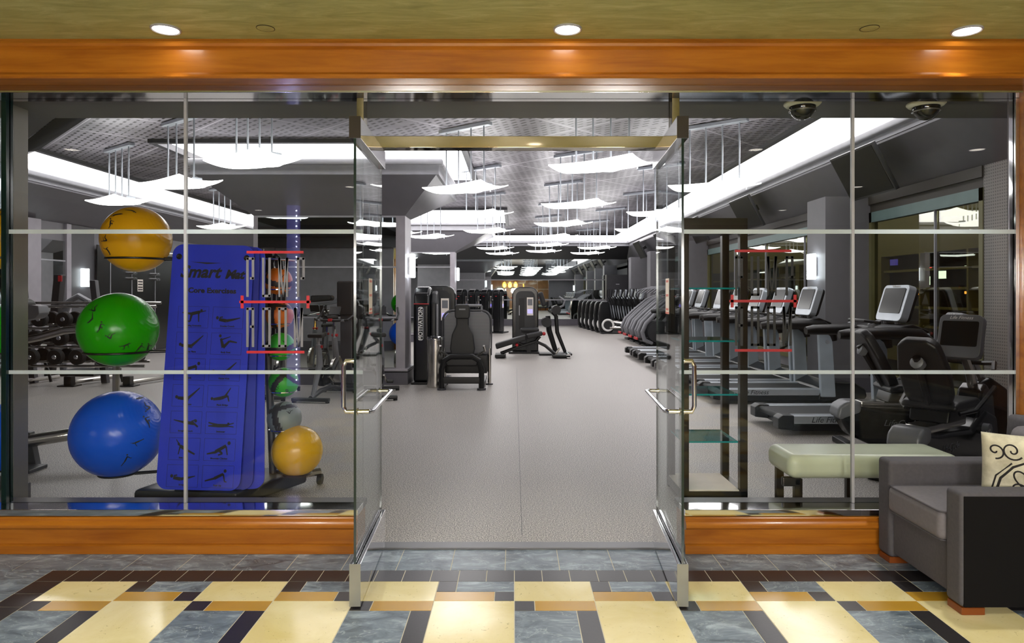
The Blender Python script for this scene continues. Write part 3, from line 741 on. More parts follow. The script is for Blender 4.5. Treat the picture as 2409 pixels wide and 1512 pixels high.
# what lies outside the right windows: a tan building front at night and far city lights
t = thing('building_front', 'tan building front with a grid of window bars outside the right window', 'building', (8.6, 14, 0))
b = B(); b.b2((0, -9, 2.35), (.2, 16, 5), 'sill'); b.b2((0, -9, 0), (.2, 16, .3), 'sill'); b.obj('facade', t)
for k in range(12):
    d = -5.6 + k * 1.55
    b = B(); w = .28 if k % 3 == 2 else .05
    b.b2((-.04, d, .3), (.16, d + w, 2.35), 'sill'); b.obj('upright_bar', t)
for z in (.8, 1.2, 1.6, 2.0):
    b = B(); b.b2((.02, -9, z - .025), (.1, 16, z + .025), 'sill'); b.obj('cross_bar', t)
b = B(); b.b2((24, -10, -2), (24.1, 60, 14), 'night'); b.b2((5.6, -10, -.2), (24, 60, -.1), 'night'); struct(b.obj('floor_outside'), 'dark ground and night outside the windows')
for x, y, w, h, m, lb in ((2185, 631, 14, 5, 'cityred', 'small red sign light outside the near window'), (2217, 646, 19, 18, 'city', 'square white light outside the near window'),
                          (2183, 660, 8, 20, 'city', 'tall narrow white light outside the near window'), (2163, 690, 9, 7, 'cityora', 'orange street light left behind the near window bars'),
                          (2276, 688, 12, 6, 'cityora', 'orange street light right behind the near window bars'), (2103, 617, 24, 14, 'citypurple', 'purple lit sign outside the near window'), (2310, 653, 6, 12, 'city', 'white light at the right edge of the near window'),
                          (2277, 627, 14, 5, 'city', 'flat white light high in the near window')):
    d = 16 * F / (x - VX); c = W(x, y, d); s = d / F
    b = B(); b.box(c, (.1, w * s, h * s), m); tag(b.obj('city_light'), lb, 'city light')
# ================================================================ PENDANT LIGHTS
def make_pendant():
    t = thing('pendant_light', 'x', 'pendant light')
    L, Wd, n, m = 1.12, .66, 14, 8
    b = B(); vs = []; fs = []
    for side in (0, 1):
        for i in range(n + 1):
            for j in range(m + 1):
                u = i / n * 2 - 1; v = j / m * 2 - 1
                z = .028 * (abs(u) ** 2) + .045 * v * v - .012 * (1 - min(1, abs(u) * 8)) * (1 if side else 0)
                vs.append((u * L / 2, v * Wd / 2 * (1 - .1 * abs(u) ** 3), z - .05 + (0 if side else .012)))
    q = (m + 1); s0 = (n + 1) * q
    for i in range(n):
        for j in range(m):
            a = i * q + j
            fs.append((a, a + 1, a + q + 1, a + q)); fs.append((s0 + a, s0 + a + q, s0 + a + q + 1, s0 + a + 1))
    rim = [i * q for i in range(n)] + [n * q + j for j in range(m)] + [i * q + m for i in range(n, 0, -1)] + [j for j in range(m, 0, -1)]
    for k in range(len(rim)):
        a, c = rim[k], rim[(k + 1) % len(rim)]; fs.append((c, a, s0 + a, s0 + c))
    b.add(vs, fs, 'pend'); b.obj('diffuser', t, ang=1.2)
    b = B(); b.box((0, 0, .865), (.95, .1, .05), 'silver', None, .008); b.obj('canopy', t)
    for x in (-.36, -.12, .12, .36):
        b = B(); b.cyl((x, 0, .0), (x, 0, .85), .011, 'silver', 8); b.obj('rod', t)
    b = B(); b.box((.44, 0, .02), (.05, .12, .035), 'silver', None, .006); b.cyl((.44, .05, -.08), (.44, .05, .04), .008, 'silver', 6); b.obj('end_clip', t)
    return t
PEND = [(-2.95, 7.83, 'nearest pendant light, above the blue mats left of the doors'),
        (-4.56, 9.46, 'pendant light cut by the left pane joint'),
        (-6.43, 11.25, 'pendant light hanging just above the yellow exercise ball'),
        (-6.57, 15.55, 'small far pendant light left of the mirrored pier, above the blue mats'),
        (-4.75, 13.4, 'pendant light half hidden behind the nearest left pendants'),
        (1.03, 8.14, 'largest pendant light seen through the open doorway, upper right'),
        (-.71, 9.9, 'pendant light right of the pier bracket, first of the left doorway row'),
        (2.8, 9.7, 'pendant light crossing the right door leaf above the display shelf'),
        (1.08, 11.7, 'second pendant light of the middle doorway row'),
        (2.73, 12.9, 'second pendant light of the right doorway row, beside the right door leaf'),
        (-.64, 13.1, 'second pendant light of the left doorway row'),
        (1.05, 14.9, 'third pendant light of the middle doorway row'),
        (3.0, 16.3, 'third pendant light of the right doorway row'),
        (-.61, 16.6, 'third pendant light of the left doorway row'),
        (-2.2, 18.2, 'pendant light left of the left doorway row, just right of the pier post'),
        (1.04, 18.2, 'fourth pendant light of the middle doorway row'),
        (2.72, 19.5, 'fourth pendant light of the right doorway row'),
        (1.04, 21.3, 'fifth pendant light of the middle doorway row'),
        (2.71, 22.7, 'fifth pendant light of the right doorway row'),
        (-.63, 22.9, 'fourth pendant light of the left doorway row'),
        (1.04, 24.5, 'farthest pendant light of the middle doorway row'),
        (2.72, 25.7, 'farthest pendant light of the right doorway row'),
        (-.45, 25.9, 'farthest pendant light of the left doorway row'),
        (-2.9, 17.2, 'pendant light behind the pier, seen left of the pier post through the door glass')]
pp = make_pendant()
for i, (x, d, lb) in enumerate(PEND):
    if i == 0: o = place(pp, (x, d, 3.0), math.radians(-38)); o['label'] = lb; o['group'] = 'pendant lights of the gym ceiling'
    else: dup(pp, (x, d, 3.0), math.radians(-38), lb)

# ================================================================ SECURITY CAMERAS, TELEVISIONS, SCONCES
def make_dome():
    t = thing('security_camera', 'x', 'camera')
    b = B(); b.lathe([(.112, 0), (.112, -.008), (.1, -.02), (.082, -.024), (0, -.024)], (0, 0, 0), 'cream_ring', 32); b.obj('mounting_ring', t)
    b = B(); b.lathe([(.08 * math.cos(a), -.022 - .085 * math.sin(a)) for a in [k * PI / 20 for k in range(10)]] + [(0, -.107)], (0, 0, 0), 'domeglass', 28); b.obj('dome', t)
    b = B(); b.torus((0, 0, -.05), .078, .005, 'steel', 28, 6); b.obj('dome_band', t)
    return t
dc = place(make_dome(), (1.815, 4.36, 2.7)); dc['label'] = 'left of two dome cameras, on the soffit right of the doors'
dup(dc, (2.6, 4.37, 2.7), 0.3, 'right of two dome cameras, on the soffit near the right jamb')

def make_tv():
    t = thing('television', 'x', 'television')
    b = B(); b.box((0, 0, 0), (1.2, .06, .7), 'charcoal', None, .012); b.obj('casing', t)
    b = B(); b.b2((-.57, -.034, -.32), (.57, -.03, .32), 'tvscreen'); b.obj('screen', t)
    b = B(); b.box((0, .04, 0), (.34, .08, .28), 'black', None, .01); b.box((0, .15, 0), (.12, .22, .12), 'black', None, .01); b.obj('wall_bracket', t)
    return t
tv = make_tv()
TVS = [(9.6, 'nearest wall television, on the right bulkhead behind the pane joint'), (14.4, 'second wall television on the right bulkhead, above the display shelf'), (18.3, 'third wall television, half hidden by the display shelf corner'),
       (22.6, 'fourth wall television, seen left of the right door leaf'), (26.6, 'farthest wall television on the right bulkhead')]
def tvpose(o, d):
    # screen faces the room (-X), leaning down; local -y is the screen normal
    m = Matrix.Rotation(math.radians(-90), 4, 'Z') @ Matrix.Rotation(math.radians(28), 4, 'X')
    o.rotation_euler = m.to_euler(); o.location = (4.83, d, 3.17)
for i, (d, lb) in enumerate(TVS):
    o = tv if i == 0 else dup(tv, (0, 0, 0))
    tvpose(o, d); o['label'] = lb; o['group'] = 'televisions on the right bulkhead'

def make_sconce():
    t = thing('wall_sconce', 'x', 'wall lamp')
    b = B(); b.prism([(-.11, -.2), (.11, -.2), (.11, .2), (-.11, .2)], 'y', -.09, -.02, 'sconce', .012); b.obj('shade', t)
    b = B(); b.box((0, -.01, 0), (.1, .03, .3), 'steel', None, .005)
    for k in range(4): b.box((-.07, -.092, -.16 + k * .03), (.03, .006, .012), 'steel')
    b.obj('back_plate', t)
    return t
sc = make_sconce()
SCN = [((4.70, 10.82, 1.5 + 63 * 10.8 / F), -PI / 2, 'lit wall lamp on the grey right pier behind the treadmills'), ((-1.78, 11.72, 1.5 + 65 * 11.7 / F), PI / 2, 'white wall lamp on the side of the near pier'),
       ((-1.82, 21.7, 1.5 + 45 * 21.7 / F), PI / 2, 'small white wall lamp on the far pier post'), ((WL + .03, 15.18, 1.5 + 37 * 15.18 / F), PI / 2, 'glowing wall lamp on the left wall under the yellow ball')]
for i, (p, r, lb) in enumerate(SCN):
    o = place(sc, p, r) if i == 0 else dup(sc, p, r)
    o['label'] = lb

# ================================================================ TREADMILLS
def rrect(x0, y0, x1, y1, r, n=4):
    o = []
    for cx, cy, a in ((x1 - r, y0 + r, -PI / 2), (x1 - r, y1 - r, 0), (x0 + r, y1 - r, PI / 2), (x0 + r, y0 + r, PI)):
        for k in range(n + 1): o.append((cx + r * math.cos(a + PI / 2 * k / n), cy + r * math.sin(a + PI / 2 * k / n)))
    return o
def tilted(parent, name, outline, th, mat, xf, bev=0.0, sub=None):
    b = B(); b.prism(outline, 'z', 0, th, mat, bev)
    for v in b.bm.verts: v.co = xf @ v.co
    return b.obj(name, parent)
def make_treadmill():
    t = thing('treadmill', 'x', 'treadmill')
    b = B(); b.b2((.06, -.28, .14), (1.5, .28, .195), 'rubber', .006); b.cyl((.05, -.28, .165), (.05, .28, .165), .035, 'rubber', 12); b.obj('running_belt', t)
    for s in (-1, 1):
        b = B(); b.b2((.1, s * .28, .115), (1.5, s * .43, .205), 'silver', .015); b.obj('side_rail', t)
        b = B(); b.prism([(-.03, .07), (.14, .05), (.14, .21), (.02, .215), (-.03, .18)], 'y', s * .43 - s * .155, s * .44, 'black', .012); b.obj('end_cap', t)
        b = B(); b.prism([(1.42, .1), (1.62, .1), (1.56, 1.08), (1.38, 1.05)], 'y', s * .40, s * .47, 'upright', .015); b.lathe([(.03, 0), (.03, .004), (.022, .006), (0, .006)], (1.5, s * .472, .85), 'silver', 16, (s * -PI / 2, 0, 0)); b.obj('upright', t)
        b = B(); b.tube([(.62, s * .42, 1.06), (.72, s * .43, 1.07), (1.2, s * .43, 1.08), (1.45, s * .43, 1.06), (1.58, s * .43, .96), (1.6, s * .43, .86)], [.045, .06, .068, .075, .07, .05], 'black', 12); b.obj('handrail', t)
    b = B(); b.b2((.12, -.43, .045), (1.55, .43, .115), 'black', .01); b.obj('deck_frame', t)
    b = B(); b.prism([(1.38, .04), (2.0, .04), (2.06, .1), (2.04, .2), (1.9, .29), (1.6, .31), (1.42, .22)], 'y', -.44, .44, 'shroud', .03, 3); b.obj('motor_cover', t)
    b = B(); b.prism([(1.18, 1.05), (1.55, 1.03), (1.6, 1.1), (1.42, 1.17), (1.2, 1.13)], 'y', -.4, .4, 'black', .015); b.tube([(1.12, -.3, 1.18), (1.02, -.18, 1.2), (1.02, .18, 1.2), (1.12, .3, 1.18)], .02, 'black', 8)
    b.box((1.1, -.22, 1.17), (.12, .1, .04), 'midgrey', (0, -.4, 0), .008); b.box((1.1, .22, 1.17), (.12, .1, .04), 'midgrey', (0, -.4, 0), .008); b.obj('control_tray', t)
    xf = frame((1.36, 0, 1.17), (.0, -1, 0), (.3, 0, 1))          # console faces the runner (-x)
    xf = xf @ Matrix.Translation((0, 0.02, 0))
    b = B(); b.prism(rrect(-.26, 0, .26, .42, .06), 'z', -.07, .02, 'silver', .012)
    for v in b.bm.verts: v.co = xf @ v.co
    c = b.obj('console', t)
    b = B(); b.prism(rrect(-.21, .09, .21, .38, .02), 'z', .0202, .026, 'screen')
    for v in b.bm.verts: v.co = xf @ v.co
    b.obj('screen', c)
    b = B(); b.prism(rrect(-.24, .02, .24, .41, .06), 'z', -.11, -.068, 'black', .012)
    for v in b.bm.verts: v.co = xf @ v.co
    b.obj('console_back', c)
    b = B(); b.tube([(1.42, -.12, 1.1), (1.4, -.12, 1.2)], .03, 'midgrey', 8); b.tube([(1.42, .12, 1.1), (1.4, .12, 1.2)], .03, 'midgrey', 8); b.obj('console_neck', t)
    return t
tm = make_treadmill()
text('lettering', 'Life Fitness', .085, 'print', frame((.52, -.4318, .16), (1, 0, 0), (0, 0, 1)), tm, 0.3, 0.0, 1.05)
text('lettering', 'Life Fitness', .035, 'white', frame((1.36, 0, 1.17), (0, -1, 0), (.3, 0, 1)) @ Matrix.Translation((0, .42, .022)), tm, .3)
TMS = [(7.75, 'nearest treadmill, behind the near recumbent bike'), (9.8, 'second treadmill from the glass, in front of the grey pier'), (10.82, 'third treadmill from the glass in the right row'), (11.85, 'fourth treadmill from the glass in the right row'),
       (12.9, 'fifth treadmill from the glass in the right row'), (13.95, 'sixth treadmill from the glass in the right row'), (15.4, 'seventh treadmill, its deck end showing past the right door leaf'), (16.45, 'farthest treadmill in the right row')]
for i, (d, lb) in enumerate(TMS):
    o = place(tm, (2.82, d, 0)) if i == 0 else dup(tm, (2.72, d, 0))
    o['label'] = lb; o['group'] = 'treadmills along the right wall'

# ================================================================ RECUMBENT BIKES
def make_bike():
    t = thing('recumbent_bike', 'x', 'exercise bike')
    b = B(); b.prism([(.0, .3), (.02, .4), (.12, .44), (.34, .4), (1.0, .36), (1.3, .5), (1.55, .42), (1.6, .2), (1.5, .06), (.3, .05), (.1, .14)], 'y', -.12, .12, 'shroud', .04, 3); b.obj('body', t)
    b = B(); b.prism([(-.03, .32), (-.01, .42), (.07, .47), (.2, .47), (.2, .36), (.02, .29)], 'y', -.125, .125, 'midgrey', .04, 3); b.obj('tail_cap', t)
    b = B(); b.b2((.2, -.09, .4), (.95, .09, .47), 'steel', .02); b.obj('seat_rail', t)
    for x in (.12, 1.35):
        b = B(); b.b2((x - .05, -.32, 0), (x + .05, .32, .06), 'black', .015); b.obj('foot_bar', t)
    b = B(); b.prism([(.42, .47), (.8, .47), (.76, .57), (.45, .57)], 'y', -.15, .15, 'black', .02); b.obj('seat_carriage', t)
    b = B(); b.prism([(.42, .57), (.86, .56), (.93, .6), (.88, .65), (.5, .645), (.42, .62)], 'y', -.21, .21, 'pad', .025, 3); b.obj('seat', t)
    b = B()
    o = [(-.14, 0), (.14, 0), (.18, .1), (.19, .34), (.15, .56), (.09, .61), (-.09, .61), (-.15, .56), (-.19, .34), (-.18, .1)]
    b.prism(o, 'z', -.045, .045, 'pad', .025, 3)
    xf = frame((.5, 0, .6), (0, 1, 0), (-.5, 0, 1))
    for v in b.bm.verts: v.co = xf @ v.co
    bk = b.obj('backrest', t)
    b = B(); b.tube([(.55, 0, .48), (.44, 0, .62), (.22, 0, 1.0)], .03, 'black', 8); b.lathe([(.05, -.03), (.05, .03), (.03, .04), (0, .04)], (.25, -.0, .95), 'midgrey', 16, (0, -1.2, 0)); b.obj('back_post', t)
    for s in (-1, 1):
        b = B(); b.tube([(.5, s * .2, .55), (.6, s * .28, .58), (.78, s * .3, .68), (.92, s * .3, .74)], .018, 'black', 8); b.obj('seat_handle', t)
        b = B(); b.cyl((1.22, s * .12, .34), (1.22, s * .17, .34), .05, 'midgrey', 14); b.tube([(1.22, s * .16, .34), (1.22 + s * .14, s * .17, .34 + s * .06)], .016, 'steel', 8); b.box((1.22 + s * .14, s * .22, .34 + s * .06), (.1, .1, .05), 'black', (0, .4, 0), .01); b.obj('pedal', t)
    b = B(); b.prism([(1.15, .42), (1.58, .35), (1.52, .6), (1.36, .72), (1.25, .66)], 'y', -.1, .1, 'shroud', .03, 3); b.obj('front_shroud', t)
    b = B(); b.tube([(1.36, 0, .6), (1.25, 0, .85), (1.12, 0, 1.0)], .04, 'steel', 10); b.obj('console_post', t)
    b = B(); b.tube([(1.02, -.26, .86), (1.1, -.24, .92), (1.26, -.1, .9), (1.26, .1, .9), (1.1, .24, .92), (1.02, .26, .86)], .02, 'black', 8); b.obj('handlebar', t)
    xf = frame((1.0, 0, .95), (0, -1, 0), (.3, 0, 1))
    b = B(); b.prism(rrect(-.17, 0, .17, .38, .05), 'z', -.06, .02, 'midgrey', .012)
    for v in b.bm.verts: v.co = xf @ v.co
    c = b.obj('console', t)
    b = B(); b.prism(rrect(-.14, .1, .14, .32, .015), 'z', .0202, .025, 'screen')
    for v in b.bm.verts: v.co = xf @ v.co
    b.obj('screen', c)
    b = B(); b.prism(rrect(-.15, .02, .15, .36, .05), 'z', -.11, -.058, 'charcoal', .012)
    for v in b.bm.verts: v.co = xf @ v.co
    b.obj('console_back', c)
    tx = text('lettering', 'Life Fitness', .04, 'white', xf @ Matrix.Translation((0, .35, .0215)), None, .3); tx.parent = c
    text('lettering', 'LifeCycle', .085, 'midgrey', frame((.55, -.1215, .27), (1, 0, 0), (0, 0, 1)), t, .35)
    return t
bk1 = place(make_bike(), (3.12, 6.72, 0), math.radians(-6)); bk1['label'] = 'recumbent bike crossed by the pane joint, left of two'; bk1['group'] = 'recumbent bikes by the glass'
dup(bk1, (2.98, 5.3, 0), math.radians(37), 'recumbent bike behind the armchair, right of two, its console facing out')

# ================================================================ ELLIPTICALS, STEPPERS
def make_elliptical():
    t = thing('elliptical_trainer', 'x', 'elliptical trainer')
    b = B(); b.prism([(.03, .1), (.0, .7), (.06, 1.1), (.14, 1.2), (.3, 1.21), (.38, 1.15), (.46, .6), (.58, .2), (.5, .06), (.12, .04)], 'y', -.17, .17, 'shroud', .035, 3); b.obj('drive_shroud', t)
    b = B(); b.prism([(.1, 1.12), (.16, 1.19), (.3, 1.2), (.35, 1.15)], 'y', -.12, .12, 'midgrey', .01)
    for v in b.bm.verts: v.co.z += .02
    b.obj('top_strip', t)
    for s in (-1, 1):
        b = B(); b.tube([(.34 + .2 * math.cos(2 * PI * k / 28), s * .185, .32 + .2 * math.sin(2 * PI * k / 28)) for k in range(28)], .04, 'white', 8, True); b.obj('crank_ring', t)
        b = B(); b.cyl((.34, s * .17, .32), (.34, s * .195, .32), .17, 'charcoal', 24); b.obj('crank_disc', t)
        b = B(); b.tube([(.4, s * .22, .22), (1.0, s * .24, .22), (1.62, s * .24, .3)], .032, 'steel', 8); b.obj('pedal_arm', t)
        b = B(); b.b2((.85, s * .18, .25), (1.25, s * .32, .3), 'black', .02); b.obj('foot_pedal', t)
        b = B(); b.tube([(1.66, s * .28, .3), (1.58, s * .29, .8), (1.5, s * .3, 1.15), (1.36, s * .3, 1.4), (1.38, s * .28, 1.68)], [.03, .035, .028, .022, .022], 'black', 8); b.tube([(1.62, s * .31, .42), (1.56, s * .32, .75), (1.52, s * .325, .98)], [.02, .04, .02], 'silver', 8); b.obj('moving_handle', t)
    b = B(); b.b2((.1, -.2, .0), (1.9, .2, .06), 'black', .02); b.b2((.08, -.32, 0), (.2, .32, .05), 'black', .015); b.b2((1.75, -.32, 0), (1.87, .32, .05), 'black', .015); b.obj('floor_frame', t)
    b = B(); b.prism([(1.62, .04), (1.9, .04), (1.76, 1.3), (1.6, 1.35)], 'y', -.08, .08, 'black', .02); b.obj('mast', t)
    xf = frame((1.56, 0, 1.28), (0, -1, 0), (.35, 0, 1))
    b = B(); b.prism(rrect(-.24, 0, .24, .4, .05), 'z', -.06, .02, 'silver', .01)
    for v in b.bm.verts: v.co = xf @ v.co
    c = b.obj('console', t)
    b = B(); b.prism(rrect(-.19, .1, .19, .36, .02), 'z', .0202, .026, 'screen')
    for v in b.bm.verts: v.co = xf @ v.co
    b.obj('screen', c)
    return t
el = make_elliptical()
ELS = ['nearest of six elliptical trainers, its white crank ring in full view', 'second elliptical trainer from the front of the far row', 'third elliptical trainer from the front of the far row',
       'fourth elliptical trainer from the front of the far row', 'fifth elliptical trainer from the front of the far row', 'farthest elliptical trainer, next to the back mirror']
for i, lb in enumerate(ELS):
    p = (3.14 - .07 * i, 25.9 + i * .95, 0)
    o = place(el, p) if i == 0 else dup(el, p)
    o['label'] = lb; o['group'] = 'elliptical trainers in the far right row'

def make_climber():
    t = thing('stair_climber', 'x', 'step machine')
    for s in (-1, 1):
        b = B(); b.tube([(.3, s * .3, .1), (.08, s * .3, .2), (.02, s * .3, .42), (.12, s * .3, .66), (.38, s * .3, .92), (.8, s * .3, 1.28), (1.05, s * .3, 1.4)], [.05, .06, .06, .06, .055, .05, .045], 'midgrey', 10); b.obj('side_arc', t)
        b = B(); b.lathe([(.3, -.03), (.33, 0), (.3, .03), (.12, .04), (0, .04)], (.48, s * .24, .42), 'charcoal', 28, (s * -PI / 2, 0, 0)); b.obj('side_disc', t)
        b = B(); b.tube([(.45, s * .27, 1.5), (.6, s * .27, 1.62), (1.0, s * .27, 1.72), (1.2, s * .2, 1.68), (1.25, s * .15, 1.45)], .022, 'midgrey', 8); b.obj('handrail', t)
        b = B(); b.b2((-.1, s * .05, .2), (.32, s * .24, .26), 'black', .01); b.b2((-.13, s * .05, .2), (-.09, s * .24, .27), 'red', .008); b.obj('step', t)
    b = B(); b.prism([(.2, .05), (1.25, .05), (1.3, .3), (1.15, 1.45), (1.0, 1.45), (.75, .8), (.25, .3)], 'y', -.22, .22, 'black', .03); b.obj('body', t)
    b = B(); b.b2((.1, -.35, 0), (1.35, .35, .05), 'black', .015); b.obj('base_frame', t)
    xf = frame((1.1, 0, 1.42), (0, -1, 0), (.35, 0, 1))
    b = B(); b.prism(rrect(-.22, 0, .22, .34, .05), 'z', -.06, .02, 'midgrey', .01)
    for v in b.bm.verts: v.co = xf @ v.co
    c = b.obj('console', t)
    b = B(); b.prism(rrect(-.17, .06, .17, .3, .02), 'z', .0202, .026, 'screen')
    for v in b.bm.verts: v.co = xf @ v.co
    b.obj('screen', c)
    return t
cl = make_climber()
for i, lb in enumerate(['nearest of four curved step machines beside the right door leaf', 'second curved step machine behind the treadmill ends', 'third curved step machine behind the treadmill ends', 'farthest curved step machine, just in front of the elliptical trainers']):
    p = (3.55, 19.6 + i * 1.0, 0)
    o = place(cl, p) if i == 0 else dup(cl, p)
    o['label'] = lb; o['group'] = 'curved step machines'

# tall grey cabinet by the back mirror
t = thing('tall_cabinet', 'tall grey cabinet standing by the back mirror above the elliptical trainers', 'cabinet', (4.72, 31.95, 0))
b = B(); b.b2((-.5, -.3, 0), (.5, .3, 2.36), 'dgrey', .01); b.obj('body', t)
b = B(); b.b2((-.47, -.32, .1), (.47, -.3, 2.33), 'dgrey', .006); d_ = b.obj('door', t)
b = B(); b.b2((-.42, -.35, 1.1), (-.38, -.32, 1.4), 'chrome', .008); b.obj('handle', d_)
b = B(); b.b2((-.08, -.324, 1.9), (.08, -.32, 1.94), 'lip'); b.obj('name_plate', d_)

# ================================================================ SPIN BIKES
def make_spin():
    t = thing('spin_bike', 'x', 'exercise bike')      # local +y is the riding direction
    for y, nm in ((-.52, 'rear_foot'), (.5, 'front_foot')):
        b = B(); b.b2((-.27, y - .04, .02), (.27, y + .04, .07), 'charcoal', .015)
        for s in (-1, 1): b.cyl((s * .24, y, 0), (s * .24, y, .03), .03, 'rubber', 10)
        b.obj(nm, t)
    b = B(); b.tube([(0, -.52, .06), (0, -.2, .12), (0, .25, .12), (0, .5, .06)], .035, 'dgrey', 8); b.tube([(0, -.45, .08), (0, -.22, .5), (0, -.26, .78)], [.03, .045, .035], 'midgrey', 10)
    b.tube([(0, .5, .08), (0, .38, .45), (0, .3, .85)], [.03, .05, .04], 'midgrey', 10); b.tube([(0, -.22, .42), (0, .1, .32), (0, .36, .5)], [.05, .06, .05], 'charcoal', 10); b.obj('frame', t)
    b = B(); b.lathe([(.22, -.025), (.235, -.015), (.235, .015), (.22, .025), (.1, .03), (0, .03)], (0, .38, .33), 'steel', 28, (0, PI / 2, 0)); b.obj('flywheel', t)
    b = B(); b.prism([(-.18, .18), (.12, .2), (.2, .32), (.1, .44), (-.14, .42), (-.22, .3)], 'x', -.05, .05, 'shroud', .02); b.obj('chain_guard', t)
    b = B(); b.cyl((0, -.26, .72), (0, -.27, .88), .022, 'chrome', 10); b.cyl((-.035, -.25, .75), (.05, -.25, .75), .022, 'red', 10); b.obj('seat_post', t)
    b = B(); b.prism([(-.11, -.4), (.11, -.4), (.1, -.28), (.03, -.15), (.02, -.02), (-.02, -.02), (-.03, -.15), (-.1, -.28)], 'z', .88, .94, 'pad', .02, 3); b.obj('saddle', t)
    b = B(); b.cyl((0, .3, .8), (0, .28, 1.08), .025, 'chrome', 10); b.cyl((-.035, .3, .88), (.05, .3, .88), .022, 'red', 10); b.obj('handlebar_post', t)
    b = B(); b.tube([(-.24, .5, 1.28), (-.26, .42, 1.18), (-.24, .2, 1.11), (-.1, .16, 1.1), (.1, .16, 1.1), (.24, .2, 1.11), (.26, .42, 1.18), (.24, .5, 1.28)], .018, 'black', 8); b.tube([(-.2, .18, 1.1), (.2, .18, 1.1)], .02, 'midgrey', 8); b.b2((-.03, .12, 1.09), (.03, .17, 1.13), 'red', .008); b.obj('handlebar', t)
    b = B(); b.box((0, .32, 1.24), (.17, .03, .14), 'charcoal', (-.5, 0, 0), .01); b.obj('display', t)
    for s in (-1, 1):
        b = B(); b.tube([(s * .06, -.02, .3), (s * .09, -.02 + s * .12, .3 - s * .11)], .016, 'steel', 8); b.box((s * .14, -.02 + s * .12, .3 - s * .11), (.1, .09, .04), 'black', None, .01); b.obj('pedal', t)
    return t
sb = place(make_spin(), (-2.72, 10.0, 0), math.radians(-8)); sb['label'] = 'spin bike with its wide handlebar right of the medicine balls'; sb['group'] = 'spin bikes before the mirrored pier'
dup(sb, (-3.52, 10.15, 0), math.radians(6), 'spin bike half hidden behind the medicine balls')
dup(sb, (-1.98, 10.2, 0), math.radians(8), 'spin bike seen through the left door glass beside the pier')
# upright chair tower behind the left door edge
t = thing('knee_raise_station', 'black upright padded station behind the left door edge', 'exercise station', (-2.7, 11.08, 0))
b = B(); b.b2((-.09, .0, .05), (.09, .08, 1.62), 'dgrey', .015); b.b2((-.25, -.28, 0), (.25, .16, .05), 'black', .015); b.obj('post', t)
b = B(); b.b2((-.13, -.07, 1.15), (.13, 0, 1.7), 'pad', .03); b.obj('back_pad', t)
for s in (-1, 1):
    b = B(); b.tube([(s * .12, 0, 1.12), (s * .3, -.05, 1.12), (s * .3, -.28, 1.15), (s * .3, -.32, 1.32)], .03, 'black', 8); b.obj('arm_rest', t)

# ================================================================ WEIGHT MACHINES IN THE MIDDLE
def arch(x0, x1, z0, z1, r):
    o = [(x0, z0), (x1, z0)]
    for k in range(7): a = k * PI / 12; o.append((x1 - r + r * math.cos(a), z1 - r + r * math.sin(a)))
    for k in range(7): a = PI / 2 + k * PI / 12; o.append((x0 + r + r * math.cos(a), z1 - r + r * math.sin(a)))
    return o
t = thing('weight_machine', 'black weight tower with vertical white lettering in front of the near pier', 'weight machine', (-1.5, 11.62, 0))
b = B(); b.prism([(-.2, .03), (.4, .03), (.4, 1.3), (.32, 1.52), (.15, 1.62), (-.02, 1.6), (-.15, 1.5), (-.2, 1.3)], 'x', -.17, .1, 'shroud', .05, 4); b.obj('tower', t)
b = B(); b.b2((-.16, -.205, 1.32), (.09, -.195, 1.335), 'red'); b.obj('red_band', t)
b = B(); b.prism(rrect(-.09, .72, .0, 1.28, .04), 'y', -.212, -.2, 'lip', .003); b.prism(rrect(-.08, .73, -.01, 1.27, .035), 'y', -.214, -.211, 'black'); b.obj('name_plate', t)
text('lettering', 'MOTIVATION', .095, 'white', frame((-.045, -.2155, 1.0), (0, 0, 1), (-1, 0, 0)), t, 0, .002, .92)
b = B(); b.prism([(-.12, .03), (.35, .03), (.35, 1.3), (.2, 1.55), (.02, 1.5), (-.08, 1.35)], 'x', .1, .2, 'charcoal', .03, 3); b.obj('weight_guard', t)
b = B(); b.cyl((.22, -.14, .5), (.22, -.14, 1.32), .012, 'lip', 8); b.obj('cable', t)
b = B(); b.b2((-.2, -.25, 0), (.22, .45, .04), 'black', .012); b.obj('foot_plate', t)

t = thing('trash_can', 'round brushed steel trash can between the weight tower and the leg press', 'trash can', (-1.265, 11.1, 0))
b = B(); b.lathe([(.13, .0), (.135, .02), (.135, .78), (.128, .8), (.12, .8)], (0, 0, 0), 'steel', 40); b.obj('body', t)
b = B(); b.lathe([(.137, .76), (.14, .775), (.13, .81), (.095, .815), (.09, .79), (0, .79)], (0, 0, 0), 'chrome', 40); b.obj('lid', t)

# seated leg press in front
t = thing('leg_press', 'black leg press with tall tapered backrest and ribbed grey shroud, nearest the doorway', 'weight machine', (-.82, 10.95, 0))
b = B(); b.tube([(-.31, -.2, .02), (-.31, -.2, .32), (-.27, -.2, .46), (-.17, -.2, .52), (.17, -.2, .52), (.27, -.2, .46), (.31, -.2, .32), (.31, -.2, .02)], .045, 'black', 10)
b.b2((-.31, -.23, .1), (.31, -.17, .2), 'black', .01)
for s in (-1, 1): b.cyl((s * .31, -.2, 0), (s * .31, -.2, .03), .07, 'dgrey', 16); b.b2((s * .31 - .04, -.2, .03), (s * .31 + .04, 1.0, .09), 'black', .01)
b.obj('front_frame', t)
b = B(); b.prism([(-.17, .52), (.17, .52), (.2, .62), (.17, .85), (.1, 1.0), (.1, 1.3), (.07, 1.33), (-.07, 1.33), (-.1, 1.3), (-.1, 1.0), (-.17, .85), (-.2, .62)], 'y', -.02, .06, 'pad', .03, 3); b.obj('backrest', t)
